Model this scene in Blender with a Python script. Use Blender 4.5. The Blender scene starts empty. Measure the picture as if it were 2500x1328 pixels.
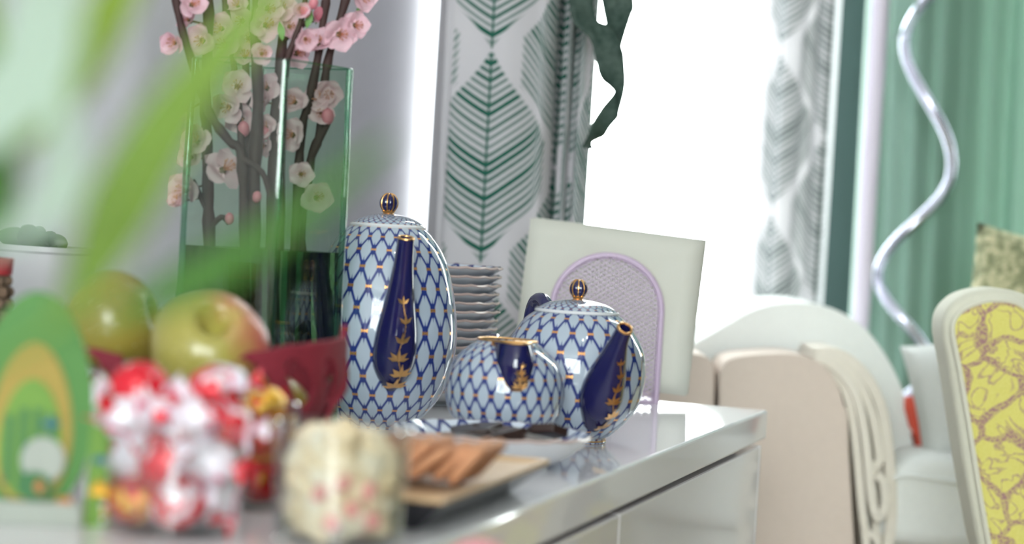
import bpy, bmesh, math, random
from mathutils import Vector, Matrix, noise
random.seed(7)
D = bpy.data
C = bpy.context.scene.collection
SC = bpy.context.scene

# ------------------------------------------------------------------ camera
IW, IH, FPX = 2500.0, 1328.0, 5500.0
TOP = 0.55                      # height of the sideboard top
CAMZ = TOP + 0.181
YAW, PITCH, ROLL = math.radians(15.6), math.radians(1.25), math.radians(3.4)
CAM = Vector((0, 0, CAMZ))
FH = Vector((-math.sin(YAW), math.cos(YAW), 0))            # horizontal forward
RH = Vector((math.cos(YAW), math.sin(YAW), 0))             # horizontal right
FWD = FH * math.cos(PITCH) - Vector((0, 0, math.sin(PITCH)))
UP0 = RH.cross(FWD)
CR = RH * math.cos(ROLL) + UP0 * math.sin(ROLL)
CU = UP0 * math.cos(ROLL) - RH * math.sin(ROLL)
cam = D.cameras.new('camera'); cam_o = D.objects.new('camera', cam); C.objects.link(cam_o)
m = Matrix((CR, CU, -FWD)).transposed().to_4x4(); m.translation = CAM
cam_o.matrix_world = m
cam.sensor_width = 36.0; cam.sensor_fit = 'HORIZONTAL'; cam.lens = FPX / IW * 36.0
cam.clip_start = 0.05
cam.dof.use_dof = True; cam.dof.focus_distance = FPX / 2720.0; cam.dof.aperture_fstop = 3.9
cam.dof.aperture_blades = 0
SC.camera = cam_o

# ------------------------------------------------------------------ world, exposure
w = D.worlds.new('daylight'); SC.world = w; w.use_nodes = True
bg = w.node_tree.nodes['Background']
bg.inputs[0].default_value = (0.96, 1.0, 1.0, 1); bg.inputs[1].default_value = 22.5
SC.view_settings.view_transform = 'Standard'; SC.view_settings.look = 'None'
SC.view_settings.exposure = -0.2; SC.view_settings.gamma = 1.0
SC.view_settings.use_curve_mapping = False

def area_light(name, loc, direction, sx, sy, power, color=(1, 1, 1), portal=False):
    l = D.lights.new(name, 'AREA'); l.shape = 'RECTANGLE'; l.size = sx; l.size_y = sy
    l.energy = power; l.color = color
    o = D.objects.new(name, l); C.objects.link(o); o.location = loc
    o.rotation_euler = Vector(direction).to_track_quat('-Z', 'Y').to_euler()
    if portal: l.cycles.is_portal = True
    return o

# ------------------------------------------------------------------ pixel helpers (true positions in the room)
def ray(px, py):
    return FWD + CR * ((px - IW / 2) / FPX) + CU * ((IH / 2 - py) / FPX)
def at_d(px, py, d): return CAM + ray(px, py) * d
def at_z(px, py, z):
    r = ray(px, py); return CAM + r * ((z - CAMZ) / r.z)
def at_y(px, py, y):
    r = ray(px, py); return CAM + r * (y / r.y)
def on_top(px, d, z=TOP):
    """point standing on the sideboard seen in image column px of its own foot, at depth d"""
    lo, hi = -3000.0, 5000.0
    for _ in range(50):
        mid = (lo + hi) / 2
        if at_d(px, mid, d).z > z: lo = mid
        else: hi = mid
    p = at_d(px, (lo + hi) / 2, d); p.z = z; return p

# ------------------------------------------------------------------ node language
class S:
    def __init__(s, nt, sock): s.nt, s.k = nt, sock
    def _m(s, op, *a):
        n = s.nt.nodes.new('ShaderNodeMath'); n.operation = op
        for i, v in enumerate((s,) + a):
            if isinstance(v, S): s.nt.links.new(v.k, n.inputs[i])
            else: n.inputs[i].default_value = v
        return S(s.nt, n.outputs[0])
    def __add__(s, o): return s._m('ADD', o)
    __radd__ = __add__
    def __sub__(s, o): return s._m('SUBTRACT', o)
    def __rsub__(s, o): return (s * -1.0) + o
    def __mul__(s, o): return s._m('MULTIPLY', o)
    __rmul__ = __mul__
    def __truediv__(s, o): return s._m('DIVIDE', o)
    def abs(s): return s._m('ABSOLUTE')
    def fract(s): return s._m('FRACT')
    def floor(s): return s._m('FLOOR')
    def min(s, o): return s._m('MINIMUM', o)
    def max(s, o): return s._m('MAXIMUM', o)
    def lt(s, o): return s._m('LESS_THAN', o)
    def gt(s, o): return s._m('GREATER_THAN', o)
    def sin(s): return s._m('SINE')
    def pow(s, o): return s._m('POWER', o)
    def cl(s): return (s.max(0.0)).min(1.0)
    def below(s, edge, soft): return ((edge - s) / soft + 0.5).cl()      # soft "s < edge"
    def wrap(s): return (s + 0.5).fract() - 0.5                           # signed distance to nearest integer

class Mat:
    def __init__(s, name):
        s.m = D.materials.new(name); s.m.use_nodes = True; s.nt = s.m.node_tree
        s.b = s.nt.nodes['Principled BSDF']; s.out = s.nt.nodes['Material Output']
    def node(s, t, **kw):
        n = s.nt.nodes.new(t)
        for k, v in kw.items():
            if k.startswith('i_'): n.inputs[k[2:].replace('_', ' ')].default_value = v
            else: setattr(n, k, v)
        return n
    def put(s, name, v):
        i = s.b.inputs[name]
        if isinstance(v, S): s.nt.links.new(v.k, i)
        elif isinstance(v, (tuple, list)): i.default_value = (*v, 1) if len(v) == 3 else v
        else: i.default_value = v
    def set(s, **kw):
        for k, v in kw.items(): s.put(k.replace('_', ' '), v)
        return s
    def uv(s):
        t = s.node('ShaderNodeUVMap'); x = s.node('ShaderNodeSeparateXYZ')
        s.nt.links.new(t.outputs[0], x.inputs[0]); return S(s.nt, x.outputs[0]), S(s.nt, x.outputs[1])
    def objco(s):
        t = s.node('ShaderNodeTexCoord'); return t.outputs['Object']
    def noise(s, scale, detail=3, rough=.5, dist=0, vec=None, stretch=None):
        n = s.node('ShaderNodeTexNoise'); n.inputs['Scale'].default_value = scale
        n.inputs['Detail'].default_value = detail; n.inputs['Roughness'].default_value = rough
        n.inputs['Distortion'].default_value = dist
        v = vec or s.objco()
        if stretch:
            mp = s.node('ShaderNodeMapping'); mp.inputs['Scale'].default_value = stretch
            s.nt.links.new(v, mp.inputs[0]); v = mp.outputs[0]
        s.nt.links.new(v, n.inputs['Vector']); return S(s.nt, n.outputs[0])
    def mix(s, f, a, b):
        n = s.node('ShaderNodeMix', data_type='RGBA')
        for idx, v in ((0, f), (6, a), (7, b)):
            if isinstance(v, S): s.nt.links.new(v.k, n.inputs[idx])
            elif isinstance(v, (tuple, list)): n.inputs[idx].default_value = (*v, 1)
            else: n.inputs[idx].default_value = v
        return S(s.nt, n.outputs[2])
    def bump(s, h, strength=.3, dist=.002):
        n = s.node('ShaderNodeBump'); n.inputs['Strength'].default_value = strength
        n.inputs['Distance'].default_value = dist; s.nt.links.new(h.k, n.inputs['Height'])
        s.nt.links.new(n.outputs[0], s.b.inputs['Normal']); return s
    def translucent(s, f, col):
        t = s.node('ShaderNodeBsdfTranslucent'); mx = s.node('ShaderNodeMixShader')
        if isinstance(col, S): s.nt.links.new(col.k, t.inputs[0])
        else: t.inputs[0].default_value = (*col, 1)
        mx.inputs[0].default_value = f
        s.nt.links.new(s.b.outputs[0], mx.inputs[1]); s.nt.links.new(t.outputs[0], mx.inputs[2])
        s.nt.links.new(mx.outputs[0], s.out.inputs[0]); return s

def plain(name, col, rough=.5, metal=0., spec=.5, var=0., scale=20., coat=0., bump=0.):
    M_ = Mat(name); M_.set(Roughness=rough, Metallic=metal); M_.put('Specular IOR Level', spec)
    if coat: M_.put('Coat Weight', coat); M_.put('Coat Roughness', .03)
    n = M_.noise(scale, 4)
    if var:
        M_.put('Base Color', M_.mix(n, tuple(c * (1 - var) for c in col), tuple(min(1, c * (1 + var)) for c in col)))
    else: M_.put('Base Color', col)
    if bump: M_.bump(n, bump)
    return M_.m

def thin_glass(name, tint, gloss=1.0, rough=.02):
    M_ = Mat(name); nt = M_.nt
    t = M_.node('ShaderNodeBsdfTransparent'); t.inputs[0].default_value = (*tint, 1)
    g = M_.node('ShaderNodeBsdfGlossy'); g.inputs[0].default_value = (1, 1, 1, 1); g.inputs['Roughness'].default_value = rough
    f = M_.node('ShaderNodeLayerWeight'); f.inputs[0].default_value = .5
    k = ((S(nt, f.outputs['Facing']).pow(5.0) * .95 + .04) * gloss).min(1.0)
    mx = M_.node('ShaderNodeMixShader'); nt.links.new(k.k, mx.inputs[0])
    nt.links.new(t.outputs[0], mx.inputs[1]); nt.links.new(g.outputs[0], mx.inputs[2]); nt.links.new(mx.outputs[0], M_.out.inputs[0])
    return M_.m

# ------------------------------------------------------------------ mesh helpers
def link(name, me, parent=None, loc=(0, 0, 0)):
    o = D.objects.new(name, me); C.objects.link(o); o.location = loc
    if parent: o.parent = parent
    return o
def mesh(name, v, f, mat=None, uv=None, smooth=True, sharp=40):
    me = D.meshes.new(name); me.from_pydata([tuple(p) for p in v], [], f)
    if mat: me.materials.append(mat)
    if uv:
        l = me.uv_layers.new(name='UVMap')
        for lp in me.loops: l.data[lp.index].uv = uv[lp.vertex_index]
    if smooth:
        me.polygons.foreach_set('use_smooth', [True] * len(me.polygons))
        me.set_sharp_from_angle(angle=math.radians(sharp))
    me.update(); return me
def mk(name, geo, mat, parent=None, loc=(0, 0, 0), smooth=True, sharp=40):
    v, f = geo[0], geo[1]; uv = geo[2] if len(geo) > 2 else None
    me = mesh(name, v, f, mat, uv, smooth, sharp)
    bm = bmesh.new(); bm.from_mesh(me); bmesh.ops.recalc_face_normals(bm, faces=bm.faces); bm.to_mesh(me); bm.free()
    return link(name, me, parent, loc)
def join(*gs):
    v, f = [], []
    for g in gs:
        o = len(v); v += [tuple(p) for p in g[0]]; f += [tuple(i + o for i in q) for q in g[1]]
    return v, f
def box(x0, x1, y0, y1, z0, z1):
    v = [(x, y, z) for x in (x0, x1) for y in (y0, y1) for z in (z0, z1)]
    return v, [(0, 1, 3, 2), (4, 6, 7, 5), (0, 4, 5, 1), (2, 3, 7, 6), (0, 2, 6, 4), (1, 5, 7, 3)]
def bevel(o, wd=.004, seg=3, ang=30):
    b = o.modifiers.new('bevel', 'BEVEL'); b.width = wd; b.segments = seg; b.limit_method = 'ANGLE'; b.angle_limit = math.radians(ang)
    return o
def subsurf(o, n=2):
    b = o.modifiers.new('subsurf', 'SUBSURF'); b.levels = n; b.render_levels = n; return o
def cr(pts, n=8, closed=False):
    """Catmull-Rom through tuples of any length"""
    P = [tuple(p) for p in pts]; k = len(P); out = []
    rng = range(k) if closed else range(k - 1)
    g = (lambda i: P[i % k]) if closed else (lambda i: P[max(0, min(k - 1, i))])
    for i in rng:
        a, b, c, d = g(i - 1), g(i), g(i + 1), g(i + 2)
        for j in range(n):
            t = j / n
            out.append(tuple(.5 * (2 * B + (Cc - A) * t + (2 * A - 5 * B + 4 * Cc - Dd) * t * t + (3 * B - A - 3 * Cc + Dd) * t ** 3)
                             for A, B, Cc, Dd in zip(a, b, c, d)))
    if not closed: out.append(P[-1])
    return out
def lathe(prof, n=48, cells=0, asp=2.2):
    """prof (r,z) bottom to top; uv: u = cells round, v conformal so net cells keep their shape"""
    v, f, uv = [], [], []; acc = 0.; k = len(prof)
    for i, (r, z) in enumerate(prof):
        if i:
            r0, z0 = prof[i - 1]; ds = math.hypot(r - r0, z - z0)
            acc += ds / max(.006, (r + r0) / 2)
        for j in range(n + 1):
            a = 2 * math.pi * j / n
            v.append((r * math.cos(a), r * math.sin(a), z)); uv.append((cells * j / n, acc * cells / (2 * math.pi) / asp))
    for i in range(k - 1):
        for j in range(n):
            a = i * (n + 1) + j; f.append((a, a + 1, a + n + 2, a + n + 1))
    return v, f, uv
def sweep(path, rad, n=16, up=(0, 0, 1), cap=True):
    """path of points, rad list of r or (ra along 'side', rb along 'normal')"""
    P = [Vector(p) for p in path]; v, f = [], []; side = None
    for i, p in enumerate(P):
        t = (P[min(i + 1, len(P) - 1)] - P[max(i - 1, 0)]).normalized()
        if side is None:
            side = t.cross(Vector(up))
            if side.length < 1e-4: side = t.cross(Vector((1, 0, .1)))
        else: side = side - t * side.dot(t)
        side.normalize(); nor = side.cross(t)
        r = rad[i] if isinstance(rad, (list, tuple)) else rad
        ra, rb = r if isinstance(r, (list, tuple)) else (r, r)
        for j in range(n):
            a = 2 * math.pi * j / n; v.append(p + side * (ra * math.cos(a)) + nor * (rb * math.sin(a)))
    for i in range(len(P) - 1):
        for j in range(n):
            a = i * n + j; b = i * n + (j + 1) % n; f.append((a, b, b + n, a + n))
    if cap:
        f.append(tuple(range(n))[::-1]); f.append(tuple(range((len(P) - 1) * n, len(P) * n)))
    return v, f
def grid(nu, nv, fn, uvf=None):
    v = [fn(i / nu, j / nv) for j in range(nv + 1) for i in range(nu + 1)]
    uv = [(uvf or (lambda a, b: (a, b)))(i / nu, j / nv) for j in range(nv + 1) for i in range(nu + 1)]
    f = [(j * (nu + 1) + i, j * (nu + 1) + i + 1, (j + 1) * (nu + 1) + i + 1, (j + 1) * (nu + 1) + i) for j in range(nv) for i in range(nu)]
    return v, f, uv
def prism(pts, ext):
    """closed polygon of 3D points extruded by vector ext"""
    n = len(pts); P = [Vector(p) for p in pts]; E = Vector(ext)
    v = P + [p + E for p in P]
    return v, [tuple(range(n))[::-1], tuple(range(n, 2 * n))] + [(i, (i + 1) % n, n + (i + 1) % n, n + i) for i in range(n)]
def ball(r=1., sub=3, fn=None):
    bm = bmesh.new(); bmesh.ops.create_icosphere(bm, subdivisions=sub, radius=1.)
    v = [Vector(x.co) for x in bm.verts]; f = [tuple(q.index for q in fc.verts) for fc in bm.faces]; bm.free()
    return [fn(p) if fn else p * r for p in v], f
def off(g, p, rz=0., s=1., M=None):
    R = M or Matrix.Rotation(rz, 3, 'Z'); P = Vector(p)
    return ([R @ (Vector(q) * s) + P for q in g[0]],) + tuple(g[1:])

def tag(o, label, cat, group=None, kind=None):
    o['label'] = label; o['category'] = cat
    if group: o['group'] = group
    if kind: o['kind'] = kind
    return o
def thing(name, label, cat, loc=(0, 0, 0), rz=0., group=None):
    o = D.objects.new(name, None); C.objects.link(o); o.location = loc; o.rotation_euler = (0, 0, rz)
    o.empty_display_size = .02
    return tag(o, label, cat, group)
def struct(o): o['kind'] = 'structure'; return o
def copy_tree(o, parent=None):
    c = o.copy(); C.objects.link(c); c.parent = parent
    for ch in list(o.children): copy_tree(ch, c)
    return c
AZ = math.atan2(-FH.y, -FH.x)          # azimuth that points from the table towards the camera

# ------------------------------------------------------------------ materials
WHITE_LACQUER = plain('white_lacquer', (.84, .825, .855), rough=.05, spec=.45)
DARK_GAP = plain('dark_recess', (.10, .08, .08), rough=.5)
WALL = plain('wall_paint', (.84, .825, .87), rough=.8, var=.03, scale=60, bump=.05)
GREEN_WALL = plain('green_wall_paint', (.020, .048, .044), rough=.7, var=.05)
CEIL = plain('ceiling_paint', (.8, .8, .8), rough=.9)
FLOORM = Mat('floor_wood')
_n = FLOORM.noise(3, 5, stretch=(1, 14, 1))
FLOORM.set(Roughness=.4); FLOORM.put('Base Color', FLOORM.mix(_n, (.20, .13, .08), (.36, .25, .16)))
FLOORM = FLOORM.m
FRAME = plain('window_frame_paint', (.85, .85, .85), rough=.4)
PANE = thin_glass('window_pane_glass', (.98, 1, .99))
COBALT = plain('cobalt_glaze', (.012, .012, .075), rough=.07, coat=.4)
GOLD = plain('gilding', (.82, .47, .18), rough=.28, metal=1., var=.12, scale=300)
PORC = plain('white_porcelain', (.70, .71, .74), rough=.08, coat=.3)

def net_material(name, line=.078, blob=.33, gold=1.0, base=(.42, .49, .58)):
    M_ = Mat(name); u, v = M_.uv()
    a = (u + v).wrap(); b = (u - v).wrap()
    da, db = a.abs(), b.abs()
    ln = da.min(db).below(line, .05)
    bl = (da + db).below(blob, .06)
    du = ((a + b) * .5).abs(); dv = ((a - b) * .5).abs()
    drop = (du * 2.2 + (dv - .17).abs() * .7).below(.075, .05)           # drops hanging on each knot
    blue = ln.max(bl).max(drop)
    gd = (dv - du * .22).below(.010, .014) * du.below(.17, .03) * gold
    gd = gd.max((du + dv * 1.2).below(.055, .03) * gold)
    nz = M_.noise(90, 3)
    pale = M_.mix(nz, tuple(c * .93 for c in base), base)
    cob = M_.mix(nz, (.010, .018, .13), (.03, .055, .24))
    c = M_.mix(blue, pale, cob); c = M_.mix(gd, c, (.80, .40, .14))
    M_.put('Base Color', c); M_.put('Metallic', gd * .75); M_.put('Roughness', gd * .2 + .07)
    M_.put('Coat Weight', .3); M_.put('Coat Roughness', .03)
    return M_.m
NET = net_material('cobalt_net_glaze')
NETP = net_material('cobalt_net_plate', line=.10, blob=.3, base=(.62, .68, .78))

def leaf_print(name, ground=(.62, .60, .63), ink=(.020, .115, .080), blur=1., trans=.25):
    """u, v in metres on the cloth: half-dropped palm leaves with curved stripes"""
    M_ = Mat(name); u, v = M_.uv()
    CW, PH, LH, HW = .107, .241, .231, .071
    def layer(shift_u, shift_v):
        k = ((u + shift_u) / (2 * CW)); x = (k.wrap() * (2 * CW)).abs()
        y = ((v + shift_v) / PH).fract() * PH
        yn = y / LH
        edge = (yn * -1.0 + 1.0) * .165 + .006
        lim = (y * .83 + .001).min(HW).min(edge)
        inside = x.below(lim, .003 * blur)
        t = (y - x * .36 - x * x * 8.5) / .0095
        idx = t.floor()
        wob = ((idx * 12.9898 + shift_u * 50.).sin() * 43758.5).fract()
        fr = (t.fract() - .5).abs()
        stripe = fr.below(wob * .10 + .25, .10 * blur)
        rachis = x.below(.0017, .0014 * blur) * y.below(LH, .002)
        dark = wob * .5 + .62
        return (inside * stripe * dark).max(rachis)
    p = layer(0., 0.).max(layer(CW, .125))
    p = p * u.gt(-.0415)
    wv = M_.noise(900, 2)
    g0 = M_.mix(wv, tuple(c * .93 for c in ground), ground)
    c = M_.mix(p.cl(), g0, ink)
    M_.put('Base Color', c); M_.put('Roughness', .85); M_.put('Specular IOR Level', .2)
    M_.bump(wv, .15, .0005)
    return M_.translucent(trans, c).m
PRINT = leaf_print('palm_leaf_print', trans=.12)
PRINT2 = leaf_print('palm_leaf_print_sheer', ground=(.70, .69, .70), ink=(.10, .14, .125), trans=.28)
MG = Mat('green_curtain_cloth')
_w = MG.noise(500, 2); _c = MG.mix(_w, (.21, .32, .275), (.25, .36, .31))
MG.put('Base Color', _c); MG.set(Roughness=.6); MG.translucent(.30, (.26, .38, .30)); GREEN_CLOTH = MG.m

# ------------------------------------------------------------------ room shell
XL = -0.98; YW = 3.50; XR = 2.6; YB = -3.0; ZC = 2.6
struct(mk('floor', box(XL - .1, XR + .1, YB - .1, YW + .1, -.1, 0), FLOORM, smooth=False))
struct(mk('ceiling', box(XL - .1, XR + .1, YB - .1, YW + .1, ZC, ZC + .1), CEIL, smooth=False))
struct(mk('wall_left', box(XL - .1, XL, YB, YW + .12, 0, ZC), WALL, smooth=False))
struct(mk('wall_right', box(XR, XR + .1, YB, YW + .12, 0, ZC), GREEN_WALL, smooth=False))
WX0 = XL + .03; WX1 = at_y(2030, 400, YW).x; GX0 = at_y(2185, 400, YW).x; GX1 = GX0 + .75
WZ0, WZ1 = .38, 2.52
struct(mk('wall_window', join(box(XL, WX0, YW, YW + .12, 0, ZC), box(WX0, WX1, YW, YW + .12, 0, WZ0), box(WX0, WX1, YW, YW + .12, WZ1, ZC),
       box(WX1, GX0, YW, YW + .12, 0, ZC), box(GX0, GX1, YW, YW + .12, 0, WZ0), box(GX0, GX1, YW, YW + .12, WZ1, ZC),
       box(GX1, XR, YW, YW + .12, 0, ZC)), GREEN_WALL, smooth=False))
BX0, BX1, BZ0, BZ1 = -.55, 1.75, .8, 2.4
struct(mk('wall_back', join(box(XL, BX0, YB - .12, YB, 0, ZC), box(BX1, XR, YB - .12, YB, 0, ZC), box(BX0, BX1, YB - .12, YB, 0, BZ0), box(BX0, BX1, YB - .12, YB, BZ1, ZC)), WALL, smooth=False))
struct(mk('baseboard_left', box(XL, XL + .015, YB, YW, 0, .09), FRAME, smooth=False))
def window(name, x0, x1, z0, z1, y):
    t = .04
    o = struct(mk(name, join(box(x0, x0 + t, y, y + .05, z0, z1), box(x1 - t, x1, y, y + .05, z0, z1),
               box(x0 + t, x1 - t, y, y + .05, z0, z0 + t), box(x0 + t, x1 - t, y, y + .05, z1 - t, z1)), FRAME, smooth=False))
    mk('pane', box(x0 + t, x1 - t, y + .02, y + .026, z0 + t, z1 - t), PANE, o, smooth=False)
    return o
window('window_1', WX0, WX1, WZ0, WZ1, YW + .05)
window('window_2', GX0, GX1, WZ0, WZ1, YW + .05)
window('window_3', BX0, BX1, BZ0, BZ1, YB - .10)
area_light('daylight_portal', ((WX0 + WX1) / 2, YW + .11, (WZ0 + WZ1) / 2), (0, -1, 0), WX1 - WX0, WZ1 - WZ0, 1, portal=True)
area_light('daylight_portal', ((GX0 + GX1) / 2, YW + .11, (WZ0 + WZ1) / 2), (0, -1, 0), GX1 - GX0, WZ1 - WZ0, 1, portal=True)
area_light('daylight_portal', ((BX0 + BX1) / 2, YB - .11, (BZ0 + BZ1) / 2), (0, 1, 0), BX1 - BX0, BZ1 - BZ0, 1, portal=True)
# two small ceiling spots of the room, real fittings with a glowing face
LAMPM = Mat('lamp_glow'); LAMPM.put('Emission Color', (1, .95, .88)); LAMPM.put('Emission Strength', 60.); LAMPM = LAMPM.m
CHROME = plain('chrome', (.75, .75, .8), rough=.15, metal=1.)
for i, (lx, ly) in enumerate(((.25, .75), (.42, .95))):
    t = thing('ceiling_spot', ['round recessed ceiling spot above the sideboard, the one by the plant', 'round recessed ceiling spot above the sideboard, the one by the armchair'][i], 'lamp', (lx, ly, ZC - .001))
    mk('rim', lathe([(.036, -.002), (.05, -.008), (.05, .0), (.036, .0)], 24), CHROME, t)
    mk('bulb', lathe([(.0001, -.003), (.036, -.003), (.036, 0)], 24), LAMPM, t)

# ------------------------------------------------------------------ sideboard
corner = at_z(1875, 1000.5, TOP)
FX, EY = corner.x, corner.y
sb = thing('sideboard', 'white high-gloss lacquered sideboard under the tea set, thick top above drawer fronts', 'sideboard', (0, 0, 0))
XB = XL + .02; Y0 = -.05
bevel(mk('worktop', box(XB, FX, Y0, EY, TOP - .031, TOP), WHITE_LACQUER, sb, smooth=False), .003, 3)
mk('carcass', box(XB, FX - .03, Y0 + .01, EY - .012, .08, TOP - .031), DARK_GAP, sb, smooth=False)
bevel(mk('end_panel', box(XB, FX - .003, EY - .018, EY - .008, .06, TOP - .037), WHITE_LACQUER, sb, smooth=False), .002, 2)
seam = at_d(1523, 1260, 1.9)
r_ = ray(1523, 1257); ys = CAM.y + r_.y * ((FX - CAM.x) / r_.x)
def drawer(y0, y1, z0, z1):
    bevel(mk('drawer_front', box(FX - .022, FX - .003, y0, y1, z0, z1), WHITE_LACQUER, sb, smooth=False), .002, 2)
ycuts = [Y0 + .01, ys - 1.2, ys - .6, ys, EY - .020]
for a, b in zip(ycuts[:-1], ycuts[1:]):
    drawer(a + .001, b - .001, .30, TOP - .037); drawer(a + .001, b - .001, .08, .296)
mk('plinth', box(XB + .02, FX - .06, Y0 + .03, EY - .04, 0, .08), DARK_GAP, sb, smooth=False)

# ------------------------------------------------------------------ curtains
def curtain(name, cols, z0, z1, mat, label, group=None, nz=24, zoff=.0, wav=.004):
    """cols: (x, y, u) plan points of the cloth with their print coordinate"""
    v, f, uv = [], [], []; n = len(cols)
    for j in range(nz + 1):
        z = z0 + (z1 - z0) * j / nz
        for i, (x, y, u) in enumerate(cols):
            s = math.sin(z * 3 + i * .7) * wav
            v.append((x + s * .4, y + s, z)); uv.append((u, z - zoff))
    for j in range(nz):
        for i in range(n - 1):
            a = j * n + i; f.append((a, a + 1, a + n + 1, a + n))
    o = mk(name, (v, f, uv), mat, sharp=55); s = o.modifiers.new('solid', 'SOLIDIFY'); s.thickness = .0012
    return tag(o, label, 'curtain', group)
def plan(rows, n=6, yref=330):
    pts = []
    for px, d, u in rows:
        p = at_d(px, yref, d); pts.append((p.x, p.y, u))
    return cr(pts, n)
zb = at_d(1176, 640, 2.55).z
left_rows = [(1300, 3.19, -.90), (1200, 3.18, -.85), (1085, 3.16, -.8), (1066, 3.12, -.72), (1074, 3.02, -.6), (1066, 2.9, -.5), (1072, 2.8, -.4), (1064, 2.7, -.25), (1060, 2.62, -.12), (1068, 2.575, -.09), (1092, 2.55, -.05), (1101, 2.545, -.041), (1187, 2.53, 0.), (1280, 2.535, .043),  # first points: unseen return of cloth, added to block window light from the wall
             (1330, 2.55, .068), (1346, 2.575, .09), (1357, 2.60, .107), (1368, 2.585, .125), (1380, 2.57, .15), (1386, 2.59, .30), (1393, 2.60, .321), (1404, 2.585, .35), (1424, 2.58, .40), (1441, 2.595, .43), (1430, 2.64, .47), (1380, 2.66, .5)]
curtain('curtain', plan(left_rows), .02, 2.5, PRINT, 'white curtain printed with dark green palm leaves, hanging beside the napkins', zoff=zb)
rr = [(1800, 3.45, -.10), (1835, 3.42, -.07), (1870, 3.40, -.04), (1895, 3.375, -.0), (1930, 3.36, .03), (1960, 3.385, .052), (1985, 3.37, .08), (2012, 3.36, .107), (2022, 3.42, .13)]
curtain('curtain', plan(rr), .02, 2.5, PRINT2, 'pale grey-printed curtain at the far side of the bright window', zoff=.05)
gr = [(2098, 3.43, 0)]
for i, px in enumerate(range(2130, 3160, 34)):
    gr.append((px, 3.375 + .026 * math.sin(i * .62 + 2.6) + .004 * math.sin(i * 2.1), i * .05))
curtain('curtain', plan(gr, 5), .02, 2.5, GREEN_CLOTH, 'plain sage green curtain in broad soft folds behind the lamp pole', wav=.006)

# ------------------------------------------------------------------ tea set
def pxprof(rows, axis_base, s):
    """rows (half width px, height px above foot) -> (r, z) metres"""
    return [(a / s, b / s) for a, b in rows]
def sprig(name, surf, t0, t1, phi0, parent, n=6, size=.008):
    """gilded leaf sprig lying on a spout surface surf(t, phi)"""
    v, f = [], []
    def leaf(t, ph, ang, ln, wd):
        P = surf(t, ph); dt = (surf(t + .02, ph) - P).normalized(); dp = (surf(t, ph + .06) - P).normalized()
        nn = dt.cross(dp).normalized()
        if nn.dot(P - surf(t, ph + math.pi)) < 0: nn = -nn
        dr = dt * math.cos(ang) + dp * math.sin(ang); sd = nn.cross(dr)
        b = len(v); P = P + nn * .0005
        v.extend([P, P + dr * ln * .45 + sd * wd + nn * .0002, P + dr * ln, P + dr * ln * .45 - sd * wd + nn * .0002])
        f.append((b, b + 1, b + 2, b + 3))
    for i in range(n):
        k = i / (n - 1); t = t0 + (t1 - t0) * k; sc = 1.15 - .55 * k
        ph = phi0 + .12 * math.sin(i * 2.1)
        leaf(t, ph, 0, size * 1.1 * sc, size * .16 * sc)
        for sg in (-1, 1):
            leaf(t, ph, sg * .75, size * 1.0 * sc, size * .2 * sc)
            if i < 3: leaf(t, ph, sg * 1.25, size * .9 * sc, size * .16 * sc)
    # stem line
    for i in range(24):
        t = t0 + (t1 - t0) * i / 24.; ph = phi0 + .12 * math.sin((i / 24. * (n - 1)) * 2.1)
        leaf(t, ph, 0, size * .45, size * .05)
    o = mk(name, (v, f), GOLD, parent, smooth=False); o['label'] = 'gilded leaf sprig painted on the dark blue spout'
    return o
def spout(parent, path, rad, phi_sprig, t0, t1, size, dent=True, n=28):
    K = cr([(*p, r[0], r[1]) for p, r in zip(path, rad)], 8)
    cen = [Vector(k[:3]) for k in K]; rr_ = [(k[3], k[4]) for k in K]; N = len(K)
    side = Vector((0, 1, 0))
    def frame(i):
        t = (cen[min(i + 1, N - 1)] - cen[max(i - 1, 0)]).normalized(); nor = side.cross(t).normalized()
        if nor.x < 0: nor = -nor
        return t, nor
    def surf(t, phi):
        x = max(0., min(.9999, t)) * (N - 1); i = int(x); fr = x - i
        def S_(j):
            _, nor = frame(j); a, b = rr_[j]; return cen[j] + side * (a * math.sin(phi)) + nor * (b * math.cos(phi))
        return S_(i) * (1 - fr) + S_(min(i + 1, N - 1)) * fr
    v, f = [], []
    for i in range(N):
        for j in range(n): v.append(surf(i / (N - 1), 2 * math.pi * j / n))
    for i in range(N - 1):
        for j in range(n):
            a = i * n + j; b = i * n + (j + 1) % n; f.append((a, b, b + n, a + n))
    f.append(tuple(range(n)))
    # lip and hollow
    base = (N - 1) * n
    tip = cen[-1]; tdir = (cen[-1] - cen[-2]).normalized()
    for sc_, dz in ((.72, .0004), (.68, -.012)):
        k0 = len(v)
        for j in range(n): v.append(tip + (v[base + j] - tip) * sc_ + tdir * dz)
        prev = base if sc_ == .72 else k0 - n
        for j in range(n): f.append((prev + j, prev + (j + 1) % n, k0 + (j + 1) % n, k0 + j))
    f.append(tuple(range(len(v) - n, len(v))))
    sp = mk('spout', (v, f), COBALT, parent, sharp=60); sp['label'] = 'dark cobalt blue spout'
    ring = [tip + (v[base + j] - tip) * .88 + tdir * .0003 for j in range(n)]
    rm = mk('spout_rim', sweep(ring + ring[:1], .0011, 8, up=tdir, cap=False), GOLD, sp)
    sprig('gold_sprig', surf, t0, t1, phi_sprig, sp, size=size)
    return sp, surf
def handle(parent, path, r):
    P = cr([(*p,) for p in path], 8); k = len(P)
    rad = [(r * (.75 + .35 * abs(math.cos(math.pi * i / (k - 1)))), r * (1.0)) for i in range(k)]
    h = mk('handle', sweep(P, rad, 14, up=(0, 1, 0)), COBALT, parent); h['label'] = 'dark cobalt blue handle'; return h
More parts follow.
